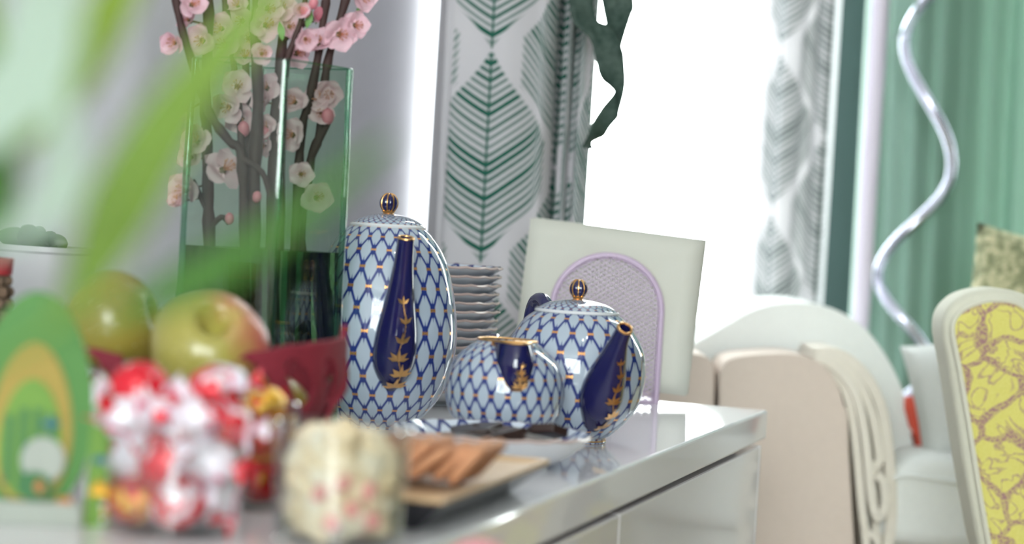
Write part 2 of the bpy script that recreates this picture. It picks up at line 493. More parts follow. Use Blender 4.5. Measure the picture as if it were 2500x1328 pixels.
def knob(parent, z, r):
    n = 32; rows = []
    for i in range(15):
        a = math.pi * i / 14; rows.append((max(.0002, r * math.sin(a)), z - r * 1.05 * math.cos(a)))
    v, f, uv = lathe(rows, 48)
    v = [(x * (1 + .05 * math.cos(8 * math.atan2(y, x))), y * (1 + .05 * math.cos(8 * math.atan2(y, x))), zz) for x, y, zz in v]
    o = mk('knob', (v, f), COBALT, parent); o['label'] = 'ribbed dark blue knob with gold lines'
    for k in range(8):
        a = math.pi / 8 + k * math.pi / 4
        arc = [Vector((r * .962 * math.sin(t) * math.cos(a), r * .962 * math.sin(t) * math.sin(a), z - r * 1.055 * math.cos(t))) for t in [math.pi * q / 12 for q in range(1, 12)]]
        mk('gold_line', sweep(arc, .0007, 6, up=(0, 0, 1)), GOLD, o)
    mk('gold_collar', lathe([(r * .55, z - r * 1.45), (r * .72, z - r * 1.35), (r * .55, z - r * 1.12), (r * .72, z - r * .88), (r * .5, z - r * .7)], 32), GOLD, parent)
    return o

# --- tall coffee pot
s = 2850.
p = on_top(918, FPX / s)
cp = thing('coffee_pot', 'tall egg-shaped coffee pot, blue net pattern, long dark blue spout, beside the vase', 'coffee pot', p, AZ + math.radians(14))
rows = [(20, 3), (80, 0), (86, 6), (108, 24), (130, 49), (151, 80), (170, 125), (182, 180), (184, 245), (173, 324), (155, 393), (134, 438), (112, 468), (97, 484), (90, 488)]
prof = cr(pxprof(rows, 0, s), 5)
mk('body', lathe(prof, 72, 23), NET, cp)
mk('lid', lathe(cr(pxprof([(92, 484), (90, 492), (84, 498), (66, 508), (40, 516), (14, 520), (1, 521)], 0, s), 4), 64, 30, 1.4), NET, cp)
mk('lid_rim', lathe(pxprof([(88, 483), (93, 487), (94, 491), (90, 495)], 0, s), 64), PORC, cp)
mk('foot', lathe(pxprof([(70, 0), (84, 0), (84, 6), (70, 6)], 0, s), 48), GOLD, cp)
knob(cp, 546 / s, 22.5 / s)
spout(cp, [(.048, 0, .040), (.058, 0, .058), (.066, 0, .082), (.073, 0, .112), (.079, 0, .140), (.084, 0, .163)],
      [(.008, .010), (.0175, .018), (.0175, .018), (.0125, .014), (.0085, .010), (.0070, .0078)], .10, .08, .60, .0115)
handle(cp, [(-.052, 0, .145), (-.085, 0, .155), (-.105, 0, .125), (-.098, 0, .085), (-.062, 0, .055)], .0065)

# --- round teapot
s = 2890.
p = on_top(1390, FPX / s)
tp = thing('teapot', 'round lidded teapot, blue net pattern, dark blue spout, before the napkin holder', 'teapot', p, AZ + math.radians(21))
rows = [(20, 5), (84, 0), (87, 8), (88, 12), (103, 22), (137, 56), (161, 93), (175, 150), (175, 190), (168, 226), (152, 258), (130, 290), (108, 309), (99, 314)]
prof = cr(pxprof(rows, 0, s), 5)
mk('body', lathe(prof, 72, 21), NET, tp)
mk('lid', lathe(cr(pxprof([(100, 312), (99, 318), (92, 325), (70, 336), (40, 343), (14, 346), (1, 346)], 0, s), 4), 64, 28, 1.5), NET, tp)
mk('lid_rim', lathe(pxprof([(98, 311), (104, 314), (104, 318), (99, 321)], 0, s), 64), PORC, tp)
mk('foot', lathe(pxprof([(70, 0), (88, 0), (89, 9), (70, 9)], 0, s), 48), GOLD, tp)
knob(tp, 372 / s, 21.5 / s)
spout(tp, [(.044, 0, .020), (.058, 0, .038), (.068, 0, .056), (.080, 0, .074), (.091, 0, .090), (.101, 0, .1015)],
      [(.008, .011), (.0172, .018), (.0168, .017), (.0120, .0125), (.0078, .0085), (.0064, .0068)], .25, .07, .64, .0100)
handle(tp, [(-.050, 0, .085), (-.072, 0, .112), (-.098, 0, .112), (-.108, 0, .085), (-.094, 0, .052), (-.056, 0, .038)], .0062)

# --- creamer
s = 3040.
p = on_top(1224, FPX / s)
cm = thing('creamer', 'squat open creamer, blue net pattern, dark blue pouring lip, between the two pots', 'creamer', p, AZ + math.radians(11))
rows = [(20, 4), (70, 0), (76, 8), (100, 32), (124, 66), (138, 92), (146, 130), (145, 158), (140, 184), (124, 216), (96, 244), (76, 258), (72, 264)]
prof = cr(pxprof(rows, 0, s), 5) + pxprof([(69, 262), (90, 240), (120, 200), (120, 120), (70, 40), (1, 30)], 0, s)
mk('body', lathe(prof, 72, 23), NET, cm)
ringp = [Vector((.0237 * math.cos(a), .0237 * math.sin(a), 264 / s)) for a in [2 * math.pi * q / 48 for q in range(49)]]
mk('gold_rim', sweep(ringp, .0010, 8, cap=False), GOLD, cm)
def lipf(a, b):
    th = (a - .5) * 2; z = .050 + b * .0365 + .001 * abs(th) * b
    # half-width grows upwards: a shallow scoop that leaves the belly near its equator
    wd = .0030 + .0130 * min(1., b * 1.8) ** .6
    rr0 = .0475 - .0255 * b ** 1.6
    bulge = .010 * math.sin(min(1., b * 1.15) * math.pi * .5) + .014 * b ** 2
    y = th * wd; x = math.sqrt(max(1e-6, rr0 ** 2 - y * y)) + bulge * (1 - th * th) ** .6 + .0008
    return Vector((x, y, z))
lip = mk('pouring_lip', grid(20, 20, lipf), COBALT, cm); lip['label'] = 'dark cobalt blue pouring lip'
so = lip.modifiers.new('s', 'SOLIDIFY'); so.thickness = .002; so.offset = -1
def lipsurf(t, ph):
    return Vector(lipf(.5 + ph / 3.2, max(0, min(1, t)))) if abs(ph) < 2 else Vector((0, 0, .06))
sprig('gold_sprig', lipsurf, .05, .50, .30, lip, n=4, size=.0075)
edge = [lipf(0, b / 10) for b in range(10, 0, -1)] + [lipf(a / 10, 0) for a in range(11)] + [lipf(1, b / 10) for b in range(1, 11)]
mk('gold_line', sweep(edge, .0005, 6), GOLD, lip)
mk('gold_line', sweep([lipf(a / 16, 1.) for a in range(17)], .0010, 8), GOLD, lip)
handle(cm, [(-.034, 0, .075), (-.062, 0, .084), (-.078, 0, .062), (-.068, 0, .036), (-.045, 0, .026)], .005)

# ------------------------------------------------------------------ plates
def plate_geo(r, h):
    outer = [(.0005, .003), (r * .50, .003), (r * .53, 0), (r * .57, 0), (r * .60, .003), (r * .80, h * .42), (r, h)]
    inner = [(r * .985, h + .0012), (r * .80, h * .5 + .0012), (r * .62, .0055), (.0005, .0055)]
    return cr(outer, 3) , inner
def scallop(v, r, h, amp):
    return [(x, y, z + amp * max(0, (math.hypot(x, y) / r - .8) * 5) * math.cos(20 * math.atan2(y, x))) for x, y, z in v]
def make_plate(name, label, group, r, h):
    t = thing(name, label, 'plate', (0, 0, 0), 0, group)
    o_, i_ = plate_geo(r, h)
    g = lathe(o_, 60); mk('plate_body', (scallop(g[0], r, h, .0006), g[1]), PORC, t)
    g = lathe([o_[-1]] + i_, 60, 26, 2.0); mk('patterned_face', (scallop(g[0], r, h, .0006), g[1], g[2]), NETP, t)
    g = lathe([(r * .995, h - .0008), (r * 1.006, h), (r * .985, h + .0016)], 60); mk('gold_rim', (scallop(g[0], r, h, .0006), g[1]), plate_edge, t)
    return t
plate_edge = plain('plate_edge_glaze', (.52, .40, .37), rough=.2)
base = on_top(1022, FPX / 2480.)
ORD = ['first', 'second', 'third', 'fourth', 'fifth', 'sixth', 'seventh', 'eighth', 'ninth', 'tenth', 'eleventh', 'twelfth', 'thirteenth', 'fourteenth', 'fifteenth', 'sixteenth']
pl0 = make_plate('dessert_plate', 'dessert plate with gilded edge in the tall stack behind the coffee pot', 'stacked dessert plates', .0745, .016)
pitch = .0085
NPL = 15
for i in range(NPL):
    o = pl0 if i == 0 else copy_tree(pl0)
    o.location = base + Vector((random.uniform(-.0012, .0012), random.uniform(-.0012, .0012), i * pitch)); o.rotation_euler = (0, 0, random.uniform(0, 6))
    k = NPL - 1 - i
    o['label'] = ('topmost dessert plate' if k == 0 else ORD[k] + ' dessert plate from the top') + ' of the tall stack behind the coffee pot'

# chocolate plate
pc = on_top(1196, FPX / 3274.)
cpl = make_plate('chocolate_plate', 'blue-netted dessert plate holding dark chocolate pieces, in front of the creamer', None, .0755, .025)
cpl.location = pc
CHOC = plain('dark_chocolate', (.030, .014, .011), rough=.35, var=.3, scale=80, bump=.1)
chs = [(-.020, -.030, .024, .10, .3), (.004, -.022, .026, -.25, 1.1), (.030, -.026, .024, .22, 2.2), (.012, .008, .026, .1, .7), (-.012, .006, .024, -.15, 1.7), (.040, .002, .020, .3, 2.8)]
for i, (a, b, sz, tilt, rz) in enumerate(chs):
    pts = [Vector((sz * 1.1 * math.cos(q + random.uniform(-.25, .25)) * random.uniform(.75, 1.15), sz * .8 * math.sin(q) * random.uniform(.8, 1.15), 0)) for q in [2 * math.pi * k / 5 for k in range(5)]]
    o = bevel(mk('chocolate_piece', prism(pts, (0, 0, .007)), CHOC, smooth=False), .0012, 2)
    o.location = pc + RH * a + FH * b + Vector((0, 0, .0135 + (.004 if i > 2 else 0) + abs(tilt) * .02)); o.rotation_euler = (tilt, tilt * .6, rz)
    tag(o, 'broken dark chocolate piece lying on the blue-netted plate', 'chocolate', 'chocolate pieces on the plate')

# ------------------------------------------------------------------ tray with biscuits
BAMBOO = plain('bamboo_glaze', (.62, .42, .24), rough=.45, var=.08, scale=30)
BLACKL = plain('black_lacquer', (.012, .012, .018), rough=.25)
near = on_top(1078, 1.28); far = on_top(1338, 1.53)
ax = (far - near); L = ax.length; ax.normalize(); ay = Vector((-ax.y, ax.x, 0)); W = .083
tr = thing('serving_tray', 'oblong tan serving tray with black underside holding biscuits', 'tray', near + ax * L / 2 + ay * W / 2, math.atan2(ax.y, ax.x))
def ring_(k, z): return [(sx * (L / 2 - k), sy * (W / 2 - k), z) for sx, sy in ((-1, -1), (1, -1), (1, 1), (-1, 1))]
under = ring_(.022, .0) + ring_(.018, .003) + ring_(.0, .019)
mk('underside', (under, [(0, 1, 2, 3)] + [(k * 4 + i, k * 4 + (i + 1) % 4, k * 4 + 4 + (i + 1) % 4, k * 4 + 4 + i) for k in (0, 1) for i in range(4)]), BLACKL, tr, smooth=False)
topv = ring_(.0, .0188) + ring_(.0, .0225) + ring_(.004, .0225) + ring_(.010, .0195)
bevel(mk('tray_top', (topv, [(k * 4 + i, k * 4 + (i + 1) % 4, k * 4 + 4 + (i + 1) % 4, k * 4 + 4 + i) for k in range(3) for i in range(4)] + [(12, 13, 14, 15), (3, 2, 1, 0)]), BAMBOO, tr, smooth=False), .0008, 2)
BISC = Mat('biscuit_crumb'); _n = BISC.noise(160, 4)
BISC.set(Roughness=.75); BISC.put('Base Color', BISC.mix(_n, (.52, .23, .11), (.70, .36, .20))); BISC.bump(_n, .3, .001); BISC = BISC.m
bl, bw, bt = .066, .030, .0062
pts = []
for cx_, cy_, a0 in ((bl / 2 - .008, bw / 2 - .008, 0), (-bl / 2 + .008, bw / 2 - .008, 1), (-bl / 2 + .008, -bw / 2 + .008, 2), (bl / 2 - .008, -bw / 2 + .008, 3)):
    for q in range(4): a = (a0 + q / 3) * math.pi / 2; pts.append(Vector((cx_ + .008 * math.cos(a), cy_ + .008 * math.sin(a), 0)))
b0 = bevel(mk('biscuit', prism(pts, (0, 0, bt)), BISC, smooth=True), .0022, 3)
tag(b0, 'golden-brown rectangular biscuit leaning in the row on the tan tray', 'biscuit', 'biscuits on the tray')
tc = tr.location
NB = 7
for i in range(NB):
    o = b0 if i == 0 else b0.copy()
    if i: C.objects.link(o)
    k = i - 3
    pos = tc + ay * (-.006 + k * .0112 + .0012 * math.sin(i * 5)) + ax * (-.045 + .006 * math.sin(i * 2.3)) + Vector((0, 0, .0335))
    o.location = pos
    o['label'] = ORD[i] + ' golden-brown biscuit of the leaning row, counted from the drawer side of the tray'
    o.rotation_euler = (Matrix.Rotation(math.atan2(ax.y, ax.x), 4, 'Z') @ Matrix.Rotation(math.radians(-50 + 5 * (i % 3) + i * .5), 4, 'X')).to_euler()

# ------------------------------------------------------------------ napkins and holder
LILAC = plain('lilac_metal', (.55, .43, .58), rough=.35)
Mn = Mat('napkin_paper'); _n = Mn.noise(14, 2, dist=1.5)
Mn.set(Roughness=.8); Mn.put('Base Color', Mn.mix(_n, (.66, .66, .58), (.72, .72, .66))); Mn.translucent(.12, (.8, .8, .7)); NAPK = Mn.m
dn = FPX / 2300.
hb = on_top(1468, dn - .022)
hold = thing('napkin_holder', 'lilac metal napkin holder with arched mesh panels', 'napkin holder', hb, YAW)
HWD, HH = .0575, .153
def arch(wd, h, n=24):
    r = wd; pts = [(-wd, 0)] + [(-wd * math.cos(math.pi * q / n), h - r + r * math.sin(math.pi * q / n)) for q in range(n + 1)] + [(wd, 0)]
    return pts
for yy in (0., .046):
    fr = mk('arch_frame', sweep([(x, yy, z) for x, z in arch(HWD, HH)], (.0032), 10, up=(0, 1, 0)), LILAC, hold)
    segs = []
    stp = .0052; wdt = .00055
    def inside(x, z): return abs(x) < HWD and (z < HH - HWD or math.hypot(x, z - (HH - HWD)) < HWD) and z > 0
    for sg in (1, -1):
        c0 = -.30
        while c0 < .40:
            # line z = sg*0.62*x + c0
            run = None
            xs = [-HWD + 2 * HWD * q / 60 for q in range(61)]
            ok = [inside(x, sg * .62 * x + c0) for x in xs]
            if any(ok):
                i0 = ok.index(True); i1 = 60 - ok[::-1].index(True)
                if i1 > i0:
                    xa, xb_ = xs[i0], xs[i1]
                    nx, nz_ = -sg * .62, 1.; ln = math.hypot(nx, nz_); nx, nz_ = nx / ln * wdt, nz_ / ln * wdt
                    q = [Vector((xa + nx, yy - .0006, sg * .62 * xa + c0 + nz_)), Vector((xa - nx, yy - .0006, sg * .62 * xa + c0 - nz_)), Vector((xb_ - nx, yy - .0006, sg * .62 * xb_ + c0 - nz_)), Vector((xb_ + nx, yy - .0006, sg * .62 * xb_ + c0 + nz_))]
                    segs.append(prism(q, (0, .0012, 0)))
            c0 += stp
    ms = mk('wire_mesh', join(*segs), LILAC, hold, smooth=False); ms['kind'] = 'stuff'
bevel(mk('base_plate', box(-HWD, HWD, 0, .046, .0, .003), LILAC, hold, smooth=False), .001, 2)
# folded paper napkins, leaning sideways between the two arches
for i in range(8):
    yy = .007 + i * .0046; sh = (i - 4) * .0007
    tilt = math.radians(-3.6 + .5 * math.sin(i * 3))
    w2, hh = .0925, .166
    bot = .004 + w2 * math.sin(-tilt) * .95
    def nf(a, b, yy=yy, i=i):
        x = (a - .5) * 2 * w2; z = b * hh
        bend = .006 * (b ** 2) * (.3 + .7 * a) * (1 if i > 4 else .5) + .0012 * math.sin(a * 5 + i)
        return Vector((x, bend, z))
    g = grid(10, 10, nf)
    R = Matrix.Rotation(-tilt, 3, 'Y')
    o = mk('napkin', g, NAPK); so = o.modifiers.new('s', 'SOLIDIFY'); so.thickness = .0034; so.offset = 0
    o.matrix_world = Matrix.Translation(hb) @ Matrix.Rotation(YAW, 4, 'Z') @ Matrix.Translation((-.001 + sh, yy, bot + .006)) @ R.to_4x4()
    tag(o, ('foremost' if i == 0 else 'rearmost' if i == 7 else ORD[i]) + ' folded cream paper napkin' + ('' if i in (0, 7) else ' from the front arch') + ' in the lilac mesh holder', 'napkin', 'napkins in the holder')

# ------------------------------------------------------------------ glass vase with blossom branches
VGLASS = thin_glass('green_vase_glass', (.89, .955, .905), 1.3)
VEDGE = thin_glass('green_vase_edge_glass', (.50, .74, .62), 1.6)
WATER = Mat('cloudy_vase_water')
_g = WATER.node('ShaderNodeBsdfGlass'); _g.inputs['Color'].default_value = (.62, .76, .58, 1); _g.inputs['IOR'].default_value = 1.33; _g.inputs['Roughness'].default_value = .03
_d = WATER.node('ShaderNodeBsdfDiffuse'); _d.inputs[0].default_value = (.035, .06, .03, 1)
_mx = WATER.node('ShaderNodeMixShader'); _mx.inputs[0].default_value = .10
WATER.nt.links.new(_g.outputs[0], _mx.inputs[1]); WATER.nt.links.new(_d.outputs[0], _mx.inputs[2]); WATER.nt.links.new(_mx.outputs[0], WATER.out.inputs[0]); WATER = WATER.m
sv = 3120.; dv_ = FPX / sv
vn = on_top(648, dv_)                                  # near upright corner of the square vase
VS, VH = .0987, .2975
phi = math.radians(30)
e1 = -RH * math.cos(phi) + FH * math.sin(phi)          # along the left face
e2 = RH * math.sin(phi) + FH * math.cos(phi)           # along the right face
vc = vn + (e1 + e2) * VS / 2
vase = thing('glass_vase', 'tall square green-tinted glass vase with water and blossom branches', 'vase', vc, math.atan2(e2.y, e2.x))
def vring(inset, z, bulge=0., n=5):
    out = []; h = VS / 2 - inset; rc = max(.002, .008 - inset)
    for k, (sx, sy) in enumerate(((1, 1), (-1, 1), (-1, -1), (1, -1))):
        for q in range(n):
            a = (k + q / (n - 1)) * math.pi / 2
            out.append(Vector((sx * (h - rc) + rc * math.cos(a), sy * (h - rc) + rc * math.sin(a), z)))
    c_ = 1 + bulge
    return [Vector((p_.x * c_, p_.y * c_, p_.z)) for p_ in out]
def rings(rs, close=()):
    n = len(rs[0]); v = [p_ for r_ in rs for p_ in r_]; f = []
    for i in range(len(rs) - 1):
        for j in range(n): a = i * n + j; b = i * n + (j + 1) % n; f.append((a, b, b + n, a + n))
    if 'b' in close: f.append(tuple(range(n))[::-1])
    if 't' in close: f.append(tuple(range(len(v) - n, len(v))))
    return v, f
zs = [0, .004] + [.02 + (VH - .02) * q / 14 for q in range(15)]
bl_ = lambda z: .05 * (1 - z / VH) + .006 * math.sin(z * 40)
mk('outer_wall', rings([vring(0, z, bl_(z)) for z in zs], 'b'), VGLASS, vase, sharp=70)
mk('inner_wall', rings([vring(.0045, z, bl_(z)) for z in [.014] + zs[2:]], 'b'), VGLASS, vase, sharp=70)
mk('rim', rings([vring(0, VH, bl_(VH)), vring(.0005, VH + .0012, bl_(VH)), vring(.004, VH + .0012, bl_(VH)), vring(.0045, VH, bl_(VH))]), VEDGE, vase)
for k, (sx, sy) in enumerate(((1, 1), (-1, 1), (-1, -1), (1, -1))):
    path = [Vector((sx * (VS / 2 - .0045) * (1 + bl_(z)), sy * (VS / 2 - .0045) * (1 + bl_(z)), z)) for z in zs]
    mk('corner_edge', sweep(path, [.0028 + .0004 * math.sin(z * 60 + k) for z in zs], 10, up=(1, .2, 0)), VEDGE, vase)
WL = .148
mk('water', rings([vring(.0055, z, bl_(z)) for z in (.015, .05, .09, .12, WL)], 'bt'), WATER, vase, sharp=50)

BARK = plain('twig_bark', (.050, .022, .020), rough=.7, var=.5, scale=60, bump=.4)
PETAL = Mat('petal_pink'); _n = PETAL.noise(60, 2)
_c = PETAL.mix(_n, (.80, .50, .59), (.90, .70, .76)); PETAL.put('Base Color', _c); PETAL.set(Roughness=.6); PETAL = PETAL.translucent(.35, (.85, .5, .6)).m
BUDM = plain('bud_pink', (.62, .20, .26), rough=.5, var=.3, scale=60)
STAMEN = plain('stamen', (.55, .22, .12), rough=.6)
CALYX = plain('calyx', (.13, .09, .04), rough=.6)
SHOOT = plain('young_leaf_green', (.12, .28, .06), rough=.5)
def petalf(a, b):
    x = b; wd = math.sin(min(1., x * 1.02 + .02) * math.pi) ** .6 * .52 + .02
    y = (a - .5) * 2 * wd
    return Vector((x * .0098, y * .0108, .0042 * x * x + .0016 * (y / .5) ** 2 - .0008 * math.sin(x * 9)))
PETME = mesh('petal', *grid(5, 6, petalf)[:2], PETAL)
_cv, _cf = ball(1, 1, lambda q: Vector((q.x * .0022, q.y * .0022, q.z * .0028 - .001)))
CALME = mesh('calyx', _cv, _cf, CALYX)
st = []
for k in range(9):
    a = k * 2.4; st.append(sweep([(0, 0, 0), (.0022 * math.cos(a), .0022 * math.sin(a), .0045), (.003 * math.cos(a), .003 * math.sin(a), .0062)], [.00025, .0002, .0005], 4))
_sv, _sf = join(*st); STAME = mesh('stamens', _sv, _sf, STAMEN)
_bv, _bf = ball(1, 2, lambda q: Vector((q.x * .0048, q.y * .0048, q.z * .0065 + .005))); BUDME = mesh('bud', _bv, _bf, BUDM)
def blossom(parent, P, nrm, size=1., opened=1.):
    o = link('blossom', CALME, parent)
    q = Vector(nrm).normalized().to_track_quat('Z', 'Y').to_matrix().to_4x4()
    o.matrix_local = Matrix.Translation(P - parent.location) @ q @ Matrix.Scale(size, 4)
    o['label'] = 'pale pink five-petalled blossom'
    for k in range(5):
        pe = link('petal', PETME, o)
        pe.matrix_local = Matrix.Rotation(k * 2 * math.pi / 5 + random.uniform(-.15, .15), 4, 'Z') @ Matrix.Rotation(.18 - (1 - opened) * 1.1 + random.uniform(-.3, .3), 4, 'Y') @ Matrix.Rotation(random.uniform(-.3, .3), 4, 'X') @ Matrix.Translation((.0008, 0, 0))
    link('stamens', STAME, o)
def bud(parent, P, nrm, size=1.):
    o = link('bud', BUDME, parent)
    o.matrix_local = Matrix.Translation(P - parent.location) @ Vector(nrm).normalized().to_track_quat('Z', 'Y').to_matrix().to_4x4() @ Matrix.Scale(size, 4)
    o['label'] = 'deep pink closed bud'
vd = vc.dot(FH)
# image columns of each twig, with a depth offset inside the vase; radius in metres
twigs = [
    ('leaning twig with a fork at the vase shoulder', [(425, -70), (433, 20), (455, 110), (490, 215), (520, 290), (560, 345), (590, 385), (596, 600), (600, 900)], -.004, .0042),
    ('straight dark twig at the vase corner nearest the wall plant', [(512, -70), (508, 60), (503, 200), (505, 330), (508, 480), (512, 640), (520, 900)], .012, .0052),
    ('thin twig tilting outwards over the vase rim', [(538, -70), (556, 60), (572, 160), (588, 330), (600, 600), (612, 900)], .030, .0034),
    ('greenish upright twig in the middle of the bunch', [(602, -70), (600, 120), (604, 320), (600, 560), (590, 900)], .040, .0040),
    ('thick reddish twig in the middle of the bunch', [(628, -70), (625, 90), (630, 250), (620, 480), (622, 900)], .000, .0056),
    ('reddish twig crossed by the vase corner edge', [(700, -70), (693, 60), (682, 190), (668, 400), (655, 900)], .020, .0052),
    ('slender green-barked twig leaning over a blossom pair', [(755, -60), (738, 40), (715, 105), (700, 160), (690, 320), (680, 900)], -.010, .0030),
    ('upright dark twig on the coffee pot side', [(805, -70), (792, 30), (776, 140), (752, 260), (735, 330), (720, 600), (700, 900)], .010, .0042),
    ('dark twig leaning furthest towards the coffee pot', [(862, -70), (838, 20), (808, 120), (794, 190), (782, 320), (760, 385), (748, 470), (735, 560), (745, 700), (765, 840), (770, 900)], .018, .0044),
]
TW = []
for i, (lab, pts, dd, r) in enumerate(twigs):
    P3 = []
    for (x, y) in pts:
        q = at_d(x, y, vd + dd)
        if q.z < TOP + .018: q = q + Vector((0, 0, TOP + .018 - q.z))
        P3.append(q)
    K = cr([tuple(q) for q in P3], 5)
    o0 = P3[-1].copy()
    br = thing('blossom_branch', lab + ' in the glass vase', 'branch', o0, 0, 'blossom branches in the vase')
    rad = [r * (.72 + .28 * k / len(K)) * (1 + .10 * math.sin(k * 1.7) + (.22 if k % 9 == 4 else 0)) for k in range(len(K))]
    mk('stem', sweep([Vector(k) - o0 for k in K], rad, 9, up=(1, 0, 0)), BARK, br)
    TW.append((br, [Vector(k) for k in K], vd + dd))
def side_twig(i, pts, r=.0024):
    br, K, d = TW[i]; P3 = [at_d(x, y, d - .002) for x, y in pts]
    mk('side_twig', sweep([Vector(k) - br.location for k in cr([tuple(q) for q in P3], 4)], r, 7, up=(1, 0, 0)), BARK, br)
side_twig(1, [(508, 520), (485, 470), (470, 440)]); side_twig(1, [(510, 560), (540, 530), (560, 545)])
side_twig(0, [(590, 385), (640, 420), (660, 480)]); side_twig(8, [(760, 385), (790, 325), (802, 300)])
side_twig(8, [(745, 500), (765, 480)]); side_twig(5, [(690, 100), (740, 60), (770, 45)]); side_twig(7, [(780, 120), (805, 100), (830, 85)])
random.seed(11)
# (column, row, twig, size, opened)
fl = [(650, 62, 4, 1.15, 1), (655, 22, 4, 1.1, .9), (640, 132, 4, .9, .5), (736, 28, 6, .8, .4), (772, 40, 5, .8, .3), (776, 108, 7, 1.2, .7), (828, 84, 7, 1.25, .9), (866, 62, 8, 1.05, .8),
      (724, 130, 5, 1.1, 1), (745, 95, 6, .9, .6), (468, 12, 0, 1.1, .8), (428, 104, 0, 1.1, .5), (462, 50, 1, .9, .5), (494, 98, 1, 1.2, .8), (540, 70, 2, 1.2, .9), (548, 110, 2, 1.25, .9), (590, 50, 3, 1.1, .8), (608, 95, 3, 1., .8),
      (580, 15, 3, .9, .6), (690, 20, 5, 1.1, .8), (706, 65, 5, .9, .8), (884, -8, 8, 1.1, .8), (600, 140, 3, 1., .7),
      (580, 212, 2, 1.2, .8), (560, 262, 2, 1.2, .8), (590, 290, 3, 1.2, .9), (545, 415, 1, 1.5, .9), (482, 345, 1, 1.2, .7), (468, 385, 1, 1.0, .6), (455, 465, 1, 1.35, .6), (440, 492, 1, .9, .4),
      (652, 215, 5, 1.1, .8), (645, 250, 5, 1.0, .6), (650, 312, 5, 1.0, .6), (648, 352, 5, .9, .7), (780, 240, 8, 1.2, .9), (800, 225, 8, 1.1, .8), (785, 275, 8, 1.0, .7), (715, 330, 7, 1.2, .9), (772, 482, 8, 1.2, .9), (735, 425, 7, .9, .8), (720, 250, 7, 1.1, .8), (460, 270, 0, 1.1, .6)]
for x, y, i, sz, op in fl:
    br, K, d = TW[i]; P = at_d(x, y, d - random.uniform(.004, .010))
    near_ = min(K, key=lambda q: (q - P).length)
    n_ = (-FH * random.uniform(.4, 1.2) + (P - near_).normalized() * .8 + Vector((0, 0, random.uniform(-.1, .5))))
    blossom(br, P, n_, sz * 1.14, op)
    if (near_ - P).length > .012:
        mk('flower_stalk', sweep([near_ - br.location, (near_ * .4 + P * .6) - br.location, P - br.location], .0009, 5, up=(1, 0, 0)), CALYX, br)
for x, y, i, sz in [(598, 330, 3, 1.1), (625, 492, 4, .8), (802, 300, 8, 1.1), (745, 40, 6, 1.), (775, 48, 5, 1.), (560, 545, 1, .8), (648, 338, 5, .9), (762, 20, 6, .8)]:
    br, K, d = TW[i]; bud(br, at_d(x, y, d - .008), -FH * .3 + Vector((random.uniform(-.4, .4), 0, 1)), sz)
lfv = grid(3, 6, lambda a, b: Vector(((a - .5) * .006 * math.sin(b * math.pi), .002 * math.sin(b * 3), b * .016)))
for x, y, i, ang in [(868, 40, 8, .5), (770, 60, 5, .3), (462, 40, 0, -.3), (748, 70, 6, .2), (690, 100, 6, -.2)]:
    br, K, d = TW[i]
    o = mk('young_leaf', lfv, SHOOT, br); o.matrix_local = Matrix.Translation(at_d(x, y, d - .006) - br.location) @ Matrix.Rotation(YAW, 4, 'Z') @ Matrix.Rotation(ang, 4, 'Y')

# ------------------------------------------------------------------ burgundy openwork bowl with apples
FELT = plain('burgundy_felt', (.235, .018, .035), rough=.75, var=.15, scale=200, bump=.1)
db = 1.50
bc = on_top(452, db)
bowl = thing('fruit_bowl', 'burgundy openwork bowl with petal-shaped rim holding the apples', 'bowl', bc, AZ)
BR = .103
def bowl_pt(th, h, top):
    z = h * top; r = .045 + (BR - .045) * math.sin(min(1., z / .080) * math.pi / 2) ** .9
    return Vector((r * math.cos(th), r * math.sin(th), z + .002))
RK = [(-180, .080), (-120, .083), (-60, .085), (-30, .085), (-14, .082), (-5, .068), (4, .056), (10, .062), (17, .076), (30, .089), (48, .094), (66, .096), (80, .097), (96, .093), (112, .084), (140, .078), (180, .080)]
def rim_h(th):                                        # th = 0 faces the camera, + is to the right
    d_ = (math.degrees(th) + 180) % 360 - 180
    for (a, b), (a2, b2) in zip(RK[:-1], RK[1:]):
        if a <= d_ <= a2:
            t = (d_ - a) / (a2 - a); t = t * t * (3 - 2 * t); return b + (b2 - b) * t
    return .08
NT, NH = 360, 48
vv = [bowl_pt(2 * math.pi * i / NT, j / NH, rim_h(2 * math.pi * i / NT)) for j in range(NH + 1) for i in range(NT)]
ff = []
for j in range(NH):
    for i in range(NT):
        a = (i + .5) / NT; h = (j + .5) / NH
        dg_ = a * 360; zz_ = h * rim_h(2 * math.pi * a); cut = False
        for zc, hl, wd, per, ph_, sl in ((.068, .0165, 6.0, 20., 12., -380.), (.036, .011, 5.0, 20., 2., -380.)):
            w_ = (dg_ - ph_ - (zz_ - zc) * sl) % per
            w_ = min(w_, per - w_); e_ = 1 - ((zz_ - zc) / hl) ** 2
            if e_ > 0 and w_ < wd * math.sqrt(e_): cut = True
        if cut: continue
        q = j * NT; ff.append((q + i, q + (i + 1) % NT, q + NT + (i + 1) % NT, q + NT + i))
bo = mk('bowl_wall', (vv, ff), FELT, bowl, sharp=80); so = bo.modifiers.new('s', 'SOLIDIFY'); so.thickness = .0035
mk('bowl_base', lathe([(.0005, 0), (.046, 0), (.048, .004), (.0005, .004)], 40), FELT, bowl)
